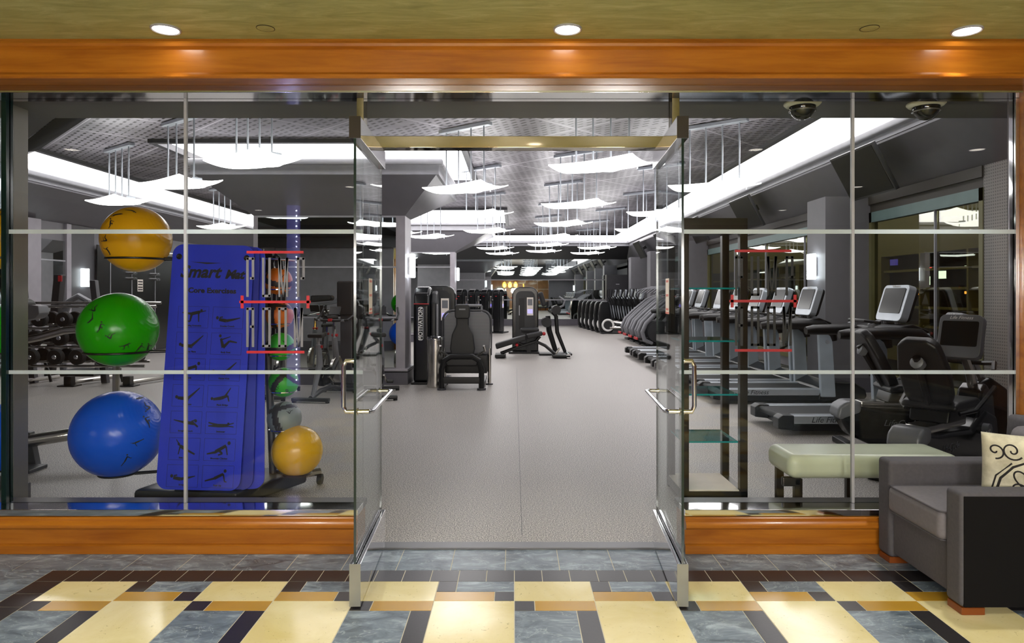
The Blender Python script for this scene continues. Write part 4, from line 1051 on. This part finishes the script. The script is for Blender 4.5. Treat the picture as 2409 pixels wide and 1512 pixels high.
b = B(); b.prism([(-.1, 1.1), (.1, 1.1), (.12, 1.14), (.12, 1.3), (.09, 1.33), (-.09, 1.33), (-.12, 1.3), (-.12, 1.14)], 'y', -.06, .0, 'pad', .025, 3); b.b2((-.05, -.063, 1.24), (.05, -.058, 1.26), 'midgrey'); b.obj('headrest', t)
b = B(); b.prism([(-.24, .36), (.24, .36), (.27, .44), (.2, .5), (-.2, .5), (-.27, .44)], 'y', -.16, .3, 'pad', .03, 3); b.obj('seat', t)
b = B(); b.prism(arch(-.34, .42, .52, 1.2, .16), 'y', .42, .5, 'ribbed', .015, 2); b.obj('rear_shroud', t)
b = B(); o_ = arch(-.36, .44, .5, 1.22, .17); b.tube([(x, .46, z) for x, z in o_], .02, 'dgrey', 8, True); b.obj('shroud_rim', t)
for x in (-.33, .41):
    b = B(); b.cyl((x, .45, .02), (x, .45, .6), .03, 'steel', 12); b.cyl((x, .45, 0), (x, .45, .02), .06, 'dgrey', 14); b.obj('rear_leg', t)
b = B(); b.b2((-.3, .3, .2), (.38, .5, .5), 'black', .02); b.obj('weight_stack', t)
for s in (-1, 1):
    b = B(); b.tube([(s * .22, .05, .5), (s * .3, .0, .56), (s * .36, -.05, .6), (s * .34, -.1, .68)], .02, 'steel', 8); b.obj('grip', t)
b = B(); b.tube([(-.12, .46, 1.3), (.28, .46, 1.3)], .025, 'midgrey', 8); b.cyl((.28, .46, 1.12), (.28, .46, 1.3), .02, 'midgrey', 8); b.b2((.24, .43, 1.12), (.32, .49, 1.17), 'red', .01); b.obj('top_bar', t)

# selectorized towers (one prototype)
def make_tower():
    t = thing('weight_machine', 'x', 'weight machine')
    b = B(); b.prism(arch(-.33, .33, .05, 1.66, .2), 'y', -.12, .12, 'shroud', .04, 3); b.obj('tower', t)
    b = B(); b.prism(arch(-.24, .24, .1, 1.56, .14), 'y', -.135, -.118, 'charcoal', .006); b.obj('front_panel', t)
    b = B(); b.b2((-.16, -.142, .6), (-.02, -.134, 1.38), 'black', .003); b.b2((-.16, -.145, .95), (-.14, -.14, 1.2), 'lip'); b.obj('weight_window', t)
    b = B(); b.b2((.04, -.14, .95), (.2, -.135, 1.4), 'paper'); b.b2((.06, -.142, 1.2), (.18, -.139, 1.36), 'midgrey'); b.b2((.06, -.142, 1.0), (.18, -.139, 1.1), 'citypurple'); b.obj('instruction_card', t)
    b = B()
    for s in (-1, 1): b.b2((s * .345 - .012, -.03, 1.38), (s * .345 + .012, .03, 1.405), 'red', .003)
    b.obj('side_accent', t)
    b = B(); b.b2((-.42, -.3, 0), (.36, .2, .05), 'black', .015); b.obj('base_frame', t)
    return t
tw = place(make_tower(), (.275, 17.5, 0)); tw['label'] = 'arched black weight tower with a white card in the middle of the aisle'
TW = [((-1.53, 14.2, 0), 'arched black weight tower with a white card right behind the lettered tower')]
for p, lb in TW: dup(tw, p, 0, lb)
for k in range(6):
    dup(tw, (-2.9 + k * .46, 25.8 + k * .12, 0), math.radians(74), 'arched weight tower, number %s of the far left row counted from the pier' % ('one', 'two', 'three', 'four', 'five', 'six')[k], 'weight towers in the far left row')
# curl unit beside the middle tower
t = thing('curl_machine', 'black arm and leg curl seat unit right of the middle weight tower', 'weight machine', (.9, 16.95, 0))
b = B(); b.tube([(.12, 0, .06), (-.05, 0, .6), (-.08, 0, .95)], [.06, .07, .06], 'black', 10); b.tube([(.35, 0, .05), (.15, 0, .55), (.12, 0, .95), (.02, 0, 1.05)], [.04, .05, .05, .04], 'black', 10); b.b2((-.3, -.25, 0), (.5, .25, .05), 'black', .015); b.obj('frame', t)
b = B(); b.cyl((-.12, -.22, .8), (-.12, .22, .8), .12, 'pad', 18); b.obj('lower_roller', t)
b = B(); b.cyl((.12, -.22, 1.1), (.12, .22, 1.1), .11, 'pad', 18); b.obj('upper_roller', t)
b = B(); b.box((-.22, 0, 1.36), (.12, .4, .36), 'pad', (0, -.3, 0), .04, 3); b.obj('back_pad', t)
b = B(); b.tube([(.1, 0, 1.1), (.3, .05, 1.2), (.34, .05, 1.32), (.2, .05, 1.42)], .025, 'midgrey', 8); b.obj('lever', t)
b = B(); b.ball((-.18, -.1, .52), .045, 'red', 14, 10); b.obj('red_knob', t)
b = B(); b.b2((-.75, -.2, .55), (-.3, .2, .66), 'pad', .04, 3); b.obj('seat', t)
b = B(); b.b2((-.6, -.03, .04), (-.5, .03, .56), 'black', .01); b.obj('seat_post', t)
# adjustable bench
t = thing('weight_bench', 'black adjustable incline bench in front of the middle weight tower', 'bench', (.3, 16.2, 0))
b = B(); b.prism([(-.72, .2), (-.02, .42), (-.04, .54), (-.75, .33)], 'y', -.15, .15, 'pad', .03, 3); b.obj('back_pad', t)
b = B(); b.prism([(.0, .44), (.36, .52), (.35, .62), (-.02, .55)], 'y', -.15, .15, 'pad', .03, 3); b.obj('seat_pad', t)
b = B(); b.tube([(-.62, 0, .1), (-.3, 0, .22), (.2, 0, .38), (.42, 0, .28), (.66, 0, .08)], .04, 'black', 8); b.tube([(.2, 0, .38), (.3, 0, .5)], .04, 'black', 8); b.tube([(-.1, 0, .3), (-.25, 0, .36)], .03, 'black', 8); b.obj('frame', t)
b = B(); b.b2((-.75, -.28, .02), (-.5, .28, .09), 'black', .015)
for s in (-1, 1): b.cyl((-.7, s * .24, 0), (-.7, s * .24, .03), .03, 'dgrey', 12)
b.obj('rear_foot', t)
b = B(); b.b2((.58, -.28, .02), (1.0, .28, .08), 'black', .015); b.cyl((.95, -.28, .06), (.95, .28, .06), .055, 'chrome', 14); b.obj('front_foot', t)
b = B(); b.ball((-.24, -.08, .3), .04, 'red', 12, 8); b.obj('red_knob', t)
b = B(); b.tube([(.66, 0, .08), (.76, 0, .22)], .025, 'steel', 8); b.obj('transport_handle', t)

# ================================================================ LEFT SIDE: RACKS
t = thing('barbell_rack', 'black leaning frame rack with silver rails behind the green ball', 'weight rack', (-7.2, 11.6, 0))
for x in (-.85, .35):
    b = B(); b.prism([(x - .05, .0), (x + .05, .0), (x + .05 - .2, 1.72), (x - .05 - .2, 1.72)], 'y', -.05, .05, 'dgrey', .01); b.tube([(x, -.02, .9), (x + .25, -.02, .2), (x + .3, -.02, .02)], .025, 'black', 8); b.obj('upright', t)
for x in (-.95, .0, .95):
    b = B(); b.b2((x - .14, -.5, 0), (x + .14, -.3, .02), 'black', .004); b.tube([(x, -.4, .06), (x + .25, .4, .06)], .035, 'steel', 8); b.b2((x - .06, -.46, .02), (x + .06, -.34, .16), 'black', .01); b.obj('foot', t)
for z, y in ((.32, -.36), (.62, -.25), (.92, -.15), (1.28, .0)):
    b = B(); b.cyl((-1.1, y, z), (1.2, y, z), .022, 'steel', 10); b.cyl((-1.1, y + .16, z + .06), (1.2, y + .16, z + .06), .022, 'steel', 10); b.obj('rail', t)
def make_barbell():
    t = thing('dumbbell', 'x', 'dumbbell')
    b = B(); b.cyl((0, -.2, 0), (0, .2, 0), .017, 'chrome', 10); b.obj('handle', t)
    for s in (-1, 1):
        b = B(); b.lathe([(.11, -.05), (.125, -.035), (.125, .035), (.11, .05), (.05, .052), (0, .052)], (0, s * .15, 0), 'rubber', 24, (s * -PI / 2, 0, 0)); b.lathe([(.04, .05), (.03, .062), (0, .064)], (0, s * .15, 0), 'chrome', 14, (s * -PI / 2, 0, 0)); b.obj('weight_head', t)
    return t
bb = make_barbell(); first = True
rows = {.32: 'bottom', .62: 'lower middle', .92: 'upper middle', 1.28: 'top'}
for z, y in ((.32, -.28), (.62, -.17), (.92, -.07)):
    for k, x in enumerate((-1.0, -.6, -.2, .15, .55, .95)):
        lb = '%s dumbbell on the %s rail, behind the green ball' % (('leftmost', 'second from the left', 'third from the left', 'fourth from the left', 'fifth from the left', 'rightmost')[k], rows[z])
        p = (-7.2 + x, 11.6 + y, z + .155)
        o = place(bb, p) if first else dup(bb, p)
        first = False; o['label'] = lb; o['group'] = 'dumbbells on the leaning rack'
t = thing('arm_machine', 'black machine with an arched loop and red marked post behind the rack', 'weight machine', (-8.3, 12.9, 0))
b = B(); b.tube([(-.1, 0, .0), (-.15, 0, .9), (0, 0, 1.35), (.18, 0, 1.45), (.36, 0, 1.35), (.5, 0, .9), (.55, 0, .0)], .06, 'midgrey', 10); b.obj('loop_frame', t)
b = B(); b.b2((-.2, -.4, 0), (.7, .5, .06), 'black', .01); b.obj('base', t)
b = B(); b.prism([(-.42, .05), (-.28, .05), (-.1, 1.85), (-.24, 1.85)], 'y', -.08, .08, 'charcoal', .02); b.b2((-.15, -.09, 1.72), (-.08, -.07, 1.83), 'red'); b.b2((-.25, -.09, 1.1), (-.18, -.07, 1.16), 'red'); b.obj('post', t)
b = B(); b.cyl((.1, -.2, .95), (.1, .2, .95), .14, 'pad', 16); b.obj('roller', t)
# hyperextension bench near the left post
t = thing('back_extension_bench', 'grey back extension bench with dark hip pad behind the left perforated post', 'bench', (-4.25, 6.1, 0))
b = B(); b.tube([(-.7, -.55, .15), (.5, .15, .27)], .055, 'steel', 12); b.prism([(-.02, .0), (.12, .0), (.06, .3), (-.04, .3)], 'y', -.12, -.05, 'dgrey', .01); b.b2((-.1, -.35, 0), (.22, -.12, .03), 'dgrey', .008); b.tube([(-.1, -.2, .3), (.05, -.12, .24), (.12, -.06, .2)], .01, 'black', 6); b.obj('floor_rail', t)
b = B(); b.prism([(-.6, 1.16), (.05, 1.28), (.09, 1.32), (.08, 1.39), (.0, 1.4), (-.08, 1.32), (-.6, 1.24)], 'y', -.04, .1, 'midgrey', .012); b.tube([(-.3, .03, 1.22), (-.35, .0, .3), (-.3, -.3, .2)], .04, 'dgrey', 10); b.obj('pad_arm', t)
b = B(); b.prism([(-.6, 1.29), (-.12, 1.33), (-.1, 1.42), (-.16, 1.46), (-.6, 1.45)], 'y', -.1, .22, 'pad', .03, 3); b.obj('hip_pad', t)
b = B(); b.tube([(-.6, .25, 1.0), (-.1, .25, 1.1), (.12, .25, 1.16), (.6, .25, 1.2)], .035, 'steel', 12); b.tube([(.6, .25, 1.2), (.62, .2, .28)], .03, 'steel', 8); b.tube([(.62, .2, .28), (.5, .15, .27)], .03, 'steel', 8); b.obj('grip_bar', t)
# ================================================================ BALL AND MAT RACK
RK = Vector((-2.15, 5.25, 0))
t = thing('ball_rack', 'black storage rack holding the exercise balls, blue mats and medicine balls', 'storage rack', RK)
b = B(); b.prism([(-.5, -.45), (.25, -.52), (.55, .12), (.35, .2), (-.35, .1)], 'z', .03, .14, 'charcoal', .03); b.tube([(.05, -.2, .09), (.62, .2, .1)], .03, 'steel', 8); b.obj('base', t)
b = B(); b.tube([(-.02, .02, .12), (.03, .05, 1.0), (.01, .05, 1.78)], .035, 'black', 10); b.tube([(.32, .0, .12), (.27, .04, 1.0), (.2, .06, 1.84)], .028, 'dgrey', 10); b.obj('post', t)
for p in ((-.42, -.4, .035), (.2, -.45, .035), (.62, .2, .035), (-.3, .08, .035)):
    b = B(); b.cyl((p[0] - .018, p[1], .04), (p[0] + .018, p[1], .04), .04, 'rubber', 16); b.cyl((p[0], p[1], .05), (p[0], p[1], .1), .012, 'steel', 8); b.obj('caster', t)
BALLS = [('yellowball', (321, 563), 5.05, .238, 'yellow exercise ball at the top left of the rack'), ('greenball', (279, 775), 5.05, .268, 'green exercise ball in the middle left of the rack'), ('blueball', (277, 1020), 5.05, .31, 'blue exercise ball at the bottom left of the rack'),
         ('goldball', (699, 1060), 5.2, .187, 'small yellow exercise ball at the lower right of the rack')]
for m, (x, y), d, r, lb in BALLS:
    c = W(x, y, d)
    zr = r * (.6 if m != 'blueball' else .93); rr = math.sqrt(r * r - zr * zr) + .009
    if m == 'goldball': zr = r * .9; rr = math.sqrt(r * r - zr * zr) + .02
    b = B(); b.torus(c + Vector((0, 0, -zr)) - RK, rr, .008, 'black', 40, 8)
    ex = (RK.x - c.x) * (1 if m != 'goldball' else .5)
    b.tube([c + Vector((rr * (1 if m != 'goldball' else -1), 0, -zr)) - RK, Vector((.0 if m != 'goldball' else .3, .04, c.z - zr))], .012, 'black', 8); b.obj('ball_ring', t)
    root = thing('exercise_ball', lb, 'ball', c)
    b = B(); b.ball((0, 0, 0), r, m, 48, 28); b.obj('ball', root)
    if m != 'goldball':
        cam = (Vector((0, 0, H)) - c).normalized(); rt = Vector((0, 0, 1)).cross(cam).normalized(); up = cam.cross(rt)
        b = B()
        spots = {'yellowball': [(-.15, .82, 'lie', 2.9), (-.5, .68, 'swim', 3.4), (-.68, .45, 'climb', 1.0), (-.8, -.02, 'vsit', 1.4), (-.76, -.35, 'hip', 1.9)], 'greenball': [(-.55, .55, 'vsit', .9), (-.62, .32, 'legup', .9), (-.42, .08, 'climb', .8), (-.18, -.17, 'vsit', .6), (.15, -.45, 'bird', .2), (.48, -.5, 'plank', .6), (.68, -.5, 'push', .9)],
                 'blueball': [(.5, .84, 'lie', .5), (.6, .56, 'vsit', 2.0), (.58, .22, 'climb', 1.6), (.38, -.22, 'star', .8), (.15, -.58, 'push', .7)]}[m]
        for u, v, key, rot in spots:
            s = .34
            def fn(a, e, u=u, v=v, rot=rot, s=s):
                a -= .5; e -= .22; a, e = a * math.cos(rot) - e * math.sin(rot), a * math.sin(rot) + e * math.cos(rot)
                U, V_ = u + a * s, v + e * s; w = math.sqrt(max(0.02, 1 - U * U - V_ * V_))
                return (rt * U + up * V_ + cam * w).normalized() * (r * 1.004)
            picto(b, key, fn)
        b.obj('printed_figures', root)
MB = [('orange', (654, 661), 5.35, .108, 0.3, 'orange medicine ball at the top of the right column'), ('orange', (656, 741), 5.35, .11, 1.6, 'orange medicine ball second from the top of the right column'), ('lime', (660, 815), 5.32, .108, .0, 'green medicine ball above another green one in the right column'),
      ('lime', (667, 899), 5.3, .112, 2.2, 'green medicine ball low in the right column, with a diagonal dark band'), ('ash', (669, 984), 5.25, .128, 1.3, 'grey medicine ball with dark bands resting above the small yellow ball')]
for k, (cn, (x, y), d, r, a, lb) in enumerate(MB):
    c = W(x, y, d); root = thing('medicine_ball', lb, 'ball', c, 0, 'medicine balls on the rack')
    ax = Vector((math.sin(a), -.3, math.cos(a))).normalized(); bx = Vector((math.cos(a), -.2, -math.sin(a))).normalized()
    def mf(nv, ax=ax, bx=bx, cn=cn):
        return 'medband' if abs(nv.dot(ax) - .1) < .2 and nv.length > 0 else ('medband' if abs(nv.dot(bx) + .55) < .13 else 'med' + cn)
    b = B(); b.ball((0, 0, 0), r, 'med' + cn, 64, 40, (1, 1, 1), mf); b.obj('ball', root)
    cam = (Vector((0, 0, H)) - c).normalized(); rt = Vector((0, 0, 1)).cross(cam).normalized(); up = cam.cross(rt)
    b = B()
    for u, v, key, rot in ((.3, .35, 'vsit', .5), (-.45, -.4, 'climb', .2)):
        def fn(p, e, u=u, v=v, rot=rot):
            p -= .5; e -= .22; p, e = p * math.cos(rot) - e * math.sin(rot), p * math.sin(rot) + e * math.cos(rot)
            U, V_ = u + p * .5, v + e * .5; w = math.sqrt(max(.02, 1 - U * U - V_ * V_)); return (rt * U + up * V_ + cam * w).normalized() * (r * 1.006)
        picto(b, key, fn)
    b.obj('printed_figures', root)
    if cn == 'ash' or k == 3:
        s_ = '10' if cn == 'ash' else '6'
        n_ = (cam - up * .62 + rt * (.25 if k == 3 else -.35)).normalized()
        text('weight_number', s_, .05, 'print', frame(n_ * (r + .003), rt - n_ * rt.dot(n_), up), root)
    zr = r * .6; rr = math.sqrt(r * r - zr * zr) + .007
    b = B(); b.torus(c + Vector((0, 0, -zr)) - RK, rr, .006, 'chrome', 32, 6); b.tube([c + Vector((-rr, 0, -zr)) - RK, Vector((.22 + .02 * k, .05, c.z - zr))], .009, 'steel', 8); b.obj('ball_holder', t)
# pegs that carry the mats, and resistance cords at the top
b = B()
for x in (-.42, .2):
    b.cyl((x, -.12, 1.79), (x, .06, 1.79), .012, 'steel', 10)
b.tube([(-.44, .05, 1.79), (.3, .05, 1.79)], .014, 'black', 8); b.obj('mat_peg', t)
t2 = thing('resistance_cord_bundle', 'black resistance cords hanging at the top right corner of the mats', 'exercise cords', RK + Vector((.3, .05, 0)))
b = B(); b.tube([(-.11, 0, 1.77), (.17, .02, 1.755)], .01, 'steel', 8); b.obj('hook_bar', t2)
for k in range(4):
    b = B(); x = -.09 + k * .036; b.tube([(x - .05, .02, 1.5), (x - .03, .02, 1.74), (x, .02, 1.8), (x + .04, .02, 1.76), (x + .06, .02, 1.5), (x + .05, .02, 1.15)], .013, 'black', 8); b.obj('cord', t2)

# blue mats hung on the pegs
BL, BR, TL = W(368, 1150, 4.78), W(570, 1154.5, 4.78), W(394, 574, 4.95)
MX = frame(BL, BR - BL, TL - BL); MW, MHh = .58, (TL - BL).length
def make_mat(name, label, off, pr, mat='matblue'):
    root = thing(name, label, 'exercise mat', (0, 0, 0), 0, 'blue mats hanging on the rack')
    root.matrix_world = MX @ Matrix.Translation(off[:3]) @ Matrix.Translation((.3, MHh, 0)) @ Matrix.Rotation(off[3], 4, 'Z') @ Matrix.Translation((-.3, -MHh, 0))
    b = B(); b.prism(rrect(0, 0, MW, MHh, .075, 6), 'z', 0, .012, mat, .003); b.obj('mat', root)
    b = B()
    for x in (.05, MW - .05): b.torus((x, MHh - .09, .0125), .015, .006, 'black', 20, 6); b.lathe([(.014, .0125), (0, .0127)], (x, MHh - .09, 0), 'print', 14)
    b.obj('eyelet', root)
    if pr:
        I = Matrix.Translation((0, 0, .0124))
        text('lettering', 'Smart', .118, 'print', I @ Matrix.Translation((.205, MHh - .2, 0)), root, .28, .004, 1.0)
        text('lettering', 'Mat', .085, 'print', I @ Matrix.Translation((.45, MHh - .213, 0)), root, .28, .004, 1.0)
        b = B(); b.poly([(.13, MHh - .125, .0128), (.36, MHh - .13, .0128), (.25, MHh - .14, .0128)], 'print'); b.obj('logo_swoosh', root)
        text('lettering', 'Core Exercises', .05, 'print', I @ Matrix.Translation((.3, MHh - .33, 0)), root, 0, .002, 1.1)
        caps = [('bird', 'Kneeling Extension', 'lie', 'Double Crunch'), ('legup', 'Body Plane', 'vsit', 'Body Boat'), ('plank', 'Plank', 'legup', 'Flutter Kick'), ('legup', 'Leg Raise', 'hip', 'Plank Bridge'),
                ('side', 'Straight Crunch', 'swim', 'Swimmer'), ('star', 'Side Plank', 'climb', 'Mountain Climber'), ('lie', 'Bridge', 'push', 'Push Up')]
        for r_, row in enumerate(caps):
            y0 = MHh - .595 - r_ * .183
            for c_, x0 in ((0, .07), (1, .315)):
                b = B(); w_, h_, e = .215, .15, .0019
                for a in ((x0, y0, x0 + w_, y0 + e), (x0, y0 + h_, x0 + w_, y0 + h_ + e), (x0, y0, x0 + e, y0 + h_), (x0 + w_, y0, x0 + w_ + e, y0 + h_)):
                    b.poly([(a[0], a[1], .0127), (a[2], a[1], .0127), (a[2], a[3], .0127), (a[0], a[3], .0127)], 'print')
                picto(b, row[c_ * 2], lambda u, v: (x0 + .012 + u * .19, y0 + .032 + v * .225, .0128)); b.obj('exercise_figure', root)
                text('caption', row[c_ * 2 + 1], .016, 'print', I @ Matrix.Translation((x0 + w_ / 2, y0 + .016, 0)), root, 0, .0006)
    return root
make_mat('exercise_mat', 'front blue mat printed with core exercise figures', (0, 0, 0, 0), True)
make_mat('exercise_mat', 'middle blue mat, its edge showing right of the printed mat', (.025, -.005, -.035, .03), False, 'matdark')
make_mat('exercise_mat', 'rear blue mat, rightmost edge of the hanging mats', (.05, -.01, -.07, .055), False)

# ================================================================ DISPLAY SHELF, PADDED BENCH
t = thing('display_shelf', 'dark bronze display stand with glass shelves right of the doors', 'display shelf', (1.43, 5.1, 0))
x0, x1, d0, d1, zt = -.235, .24, -.15, .33, 2.04; w = .055
for (x, d) in ((x0, d0), (x1 - w, d0), (x0, d1 - w), (x1 - w, d1 - w)):
    b = B(); b.b2((x, d, 0), (x + w, d + w, zt - .09), 'bronze', .003); b.obj('post', t)
b = B(); b.b2((x0, d0, zt - .09), (x1, d1, zt), 'bronze', .004); b.obj('top_frame', t)
b = B(); b.b2((x0, d0, .02), (x1, d1, .085), 'bronze', .003); b.b2((x0 + .005, d0 + .005, .085), (x1 - .06, d1 - .005, .092), 'paper'); b.obj('base_board', t)
for z in (1.53, 1.15, .765, .425):
    b = B(); a = [(x0 + .02, d0 + .03, z), (x1 - .06, d0 + .03, z), (x1 - .06, d1 - .02, z), (x0 + .02, d1 - .02, z)]; a += [(p[0], p[1], z + .012) for p in a[:4]]
    b.add(a, [(3, 2, 1, 0), (4, 5, 6, 7)], 'shelfglass'); b.add(a, [(0, 1, 5, 4), (1, 2, 6, 5), (2, 3, 7, 6), (3, 0, 4, 7)], 'teal'); b.obj('glass_shelf', t)

t = thing('padded_bench', 'wide pale green padded bench behind the right glass', 'bench', (2.25, 4.5, 0))
b = B(); b.box((0, 0, .415), (1.08, .4, .15), 'benchgreen', None, .055, 5); b.obj('cushion', t)
for x, d in ((-.47, -.15), (-.47, .15), (.0, .15), (.47, -.15), (.47, .15)):
    b = B(); b.b2((x - .025, d - .02, 0), (x + .025, d + .02, .34), 'bronze', .004)
    if d < 0: b.b2((x - (.1 if x < 0 else .02), d - .02, .29), (x + (.02 if x < 0 else .1), d + .02, .35), 'bronze', .012)
    b.obj('leg', t)

# ================================================================ ARMCHAIR AND PILLOW
t = thing('armchair', 'dark grey upholstered armchair in the right foreground', 'armchair', (2.5, 3.58, 0))
XF, XB = -.42, .5        # front and back in local x
def arm(d0, d1, nm, outer):
    b = B(); b.b2((XF, d0, .035), (XB, d1, .572), 'chair', .022, 3); a_ = b.obj(nm, t)
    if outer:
        b = B(); b.b2((XF + .012, d0 - .004, .04), (XB, d0 + .01, .555), 'chairside', .004); b.obj('dark_arm_side', a_)['label'] = 'near-black outer side of the near arm'
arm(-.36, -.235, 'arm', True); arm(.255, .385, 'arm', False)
b = B(); b.b2((XF + .02, -.235, .06), (XB - .1, .255, .3), 'chair', .008); b.obj('front_panel', t)
b = B(); b.box((-.12, .01, .37), (.64, .485, .145), 'seatfab', None, .035, 4)
b.obj('seat_cushion', t)
b = B()
for z in (.438, .302): b.tube([(.18, -.225, z), (-.405, -.222, z), (-.425, -.21, z), (-.43, -.19, z), (-.43, .2, z), (-.425, .235, z), (.18, .245, z)], .005, 'chair', 6)
b.obj('seat_piping', t)
b = B(); b.box((.38, .01, .43), (.2, .74, .76), 'chair', (0, .08, 0), .03, 3); b.obj('back_frame', t)
b = B(); b.box((.26, .01, .6), (.12, .48, .36), 'seatfab', (0, .14, 0), .06, 4); b.obj('back_cushion', t)
for x in (XF + .06, XB - .06):
    for d in (-.3, .32):
        b = B(); b.b2((x - .055, d - .055, 0), (x + .055, d + .055, .035), 'foot', .004); b.obj('foot', t)

# pillow: cushion mesh with a raised scroll pattern
pc = Vector((2.6, 3.46, .565))
xa = Vector((.94, -.34, 0)).normalized(); ya = Vector((-.1, -.1, 1)).normalized()
PM = frame(pc, xa, ya - xa * ya.dot(xa))
t = thing('throw_pillow', 'cream throw pillow with black scroll pattern leaning in the armchair', 'pillow')
t.matrix_world = PM
S = .235
def pz(u, v):
    u = max(-1, min(1, u)); v = max(-1, min(1, v))
    return .075 * ((1 - abs(u) ** 2.6) * (1 - abs(v) ** 2.6)) ** .55 + .006
def pxy(u, v): k = 1 - .06 * (1 - abs(u * v)); return u * S * (1 - .05 * (1 - v * v)), v * S * (1 - .05 * (1 - u * u))
b = B(); n = 24; vs = []; fs = []
for s in (1, -1):
    for i in range(n + 1):
        for j in range(n + 1):
            u, v = i / n * 2 - 1, j / n * 2 - 1; x, y = pxy(u, v); vs.append((x, y, s * pz(u, v)))
q = n + 1; s0 = q * q
for i in range(n):
    for j in range(n):
        a = i * q + j; fs.append((a, a + q, a + q + 1, a + 1)); fs.append((s0 + a, s0 + a + 1, s0 + a + q + 1, s0 + a + q))
rim = [i * q for i in range(n)] + [n * q + j for j in range(n)] + [i * q + n for i in range(n, 0, -1)] + [j for j in range(n, 0, -1)]
for k in range(len(rim)):
    a, c = rim[k], rim[(k + 1) % len(rim)]; fs.append((a, c, s0 + c, s0 + a))
b.add(vs, fs, 'pillow'); b.obj('cover', t, ang=2)
b = B()
def curve(pts, r=.0042):
    b.tube([(*pxy(u, v), pz(u, v) + .0005) for u, v in pts], r, 'pillowline', 6)
def petal(cx, cy, ang, ln, wd):
    o = []
    for k in range(25):
        a = k / 24 * 2 * PI; r = (1 - math.cos(a)) / 2; s = math.sin(a) * wd * (r ** .6)
        o.append((cx + math.cos(ang) * r * ln - math.sin(ang) * s, cy + math.sin(ang) * r * ln + math.cos(ang) * s))
    curve(o)
for cx, cy in ((-.1, -.2), (.8, -.15)):
    for a, ln, wd in ((2.75, .42, .13), (2.2, .6, .15), (1.6, .72, .16), (1.05, .7, .17), (.45, .55, .16)): petal(cx, cy, a, ln if cx < .5 else ln * .6, wd if cx < .5 else wd * .6)
def spiral(cx, cy, r, turns, a0, d=1):
    curve([(cx + r * (1 - k / 34) * math.cos(a0 + d * k / 30 * turns * 2 * PI), cy + r * (1 - k / 34) * math.sin(a0 + d * k / 30 * turns * 2 * PI)) for k in range(31)])
spiral(-.5, .72, .2, 1.4, -.6, -1); spiral(-.8, .68, .17, 1.2, -1.6, 1); spiral(.3, .72, .2, 1.3, 3.4, 1); spiral(.75, .35, .24, 1.3, 2.6, -1); spiral(-.05, .85, .12, 1.2, 0, 1)
curve([(-.8, -.9), (-.8, -.3), (-.72, .1), (-.5, .38), (-.1, .58), (.2, .68), (.5, .85)], .006); curve([(-.88, -.9), (-.88, -.3), (-.8, .14), (-.52, .46)], .004)
curve([(.5, .75), (.55, .3), (.62, -.1), (.8, -.3)], .006)
b.obj('scroll_pattern', t)

# ================================================================ CAMERA, WORLD, RENDER LOOK
cam = bpy.data.cameras.new('camera'); co = bpy.data.objects.new('camera', cam); COL.objects.link(co)
co.location = (0, 0, H); co.rotation_euler = (PI / 2, 0, 0)
cam.sensor_fit = 'HORIZONTAL'; cam.sensor_width = 36; cam.lens = 36 * F / 2409
cam.shift_x = -(VX - 1204.5) / 2409; cam.shift_y = -(756 - VY) / 2409; cam.clip_start = .05; cam.clip_end = 200
SC.camera = co
w = bpy.data.worlds.new('world'); SC.world = w; w.use_nodes = True
w.node_tree.nodes['Background'].inputs[0].default_value = (.02, .025, .035, 1); w.node_tree.nodes['Background'].inputs[1].default_value = .5
SC.view_settings.view_transform = 'Standard'; SC.view_settings.look = 'None'; SC.view_settings.gamma = 1.0; SC.view_settings.use_curve_mapping = False
SC.view_settings.exposure = 0.72
cy = SC.cycles
cy.max_bounces = 10; cy.diffuse_bounces = 4; cy.glossy_bounces = 5; cy.transmission_bounces = 4; cy.transparent_max_bounces = 16
cy.sample_clamp_indirect = 6.0; cy.caustics_reflective = False; cy.caustics_refractive = False; cy.use_denoising = True; cy.use_light_tree = True; cy.adaptive_threshold = 0.02
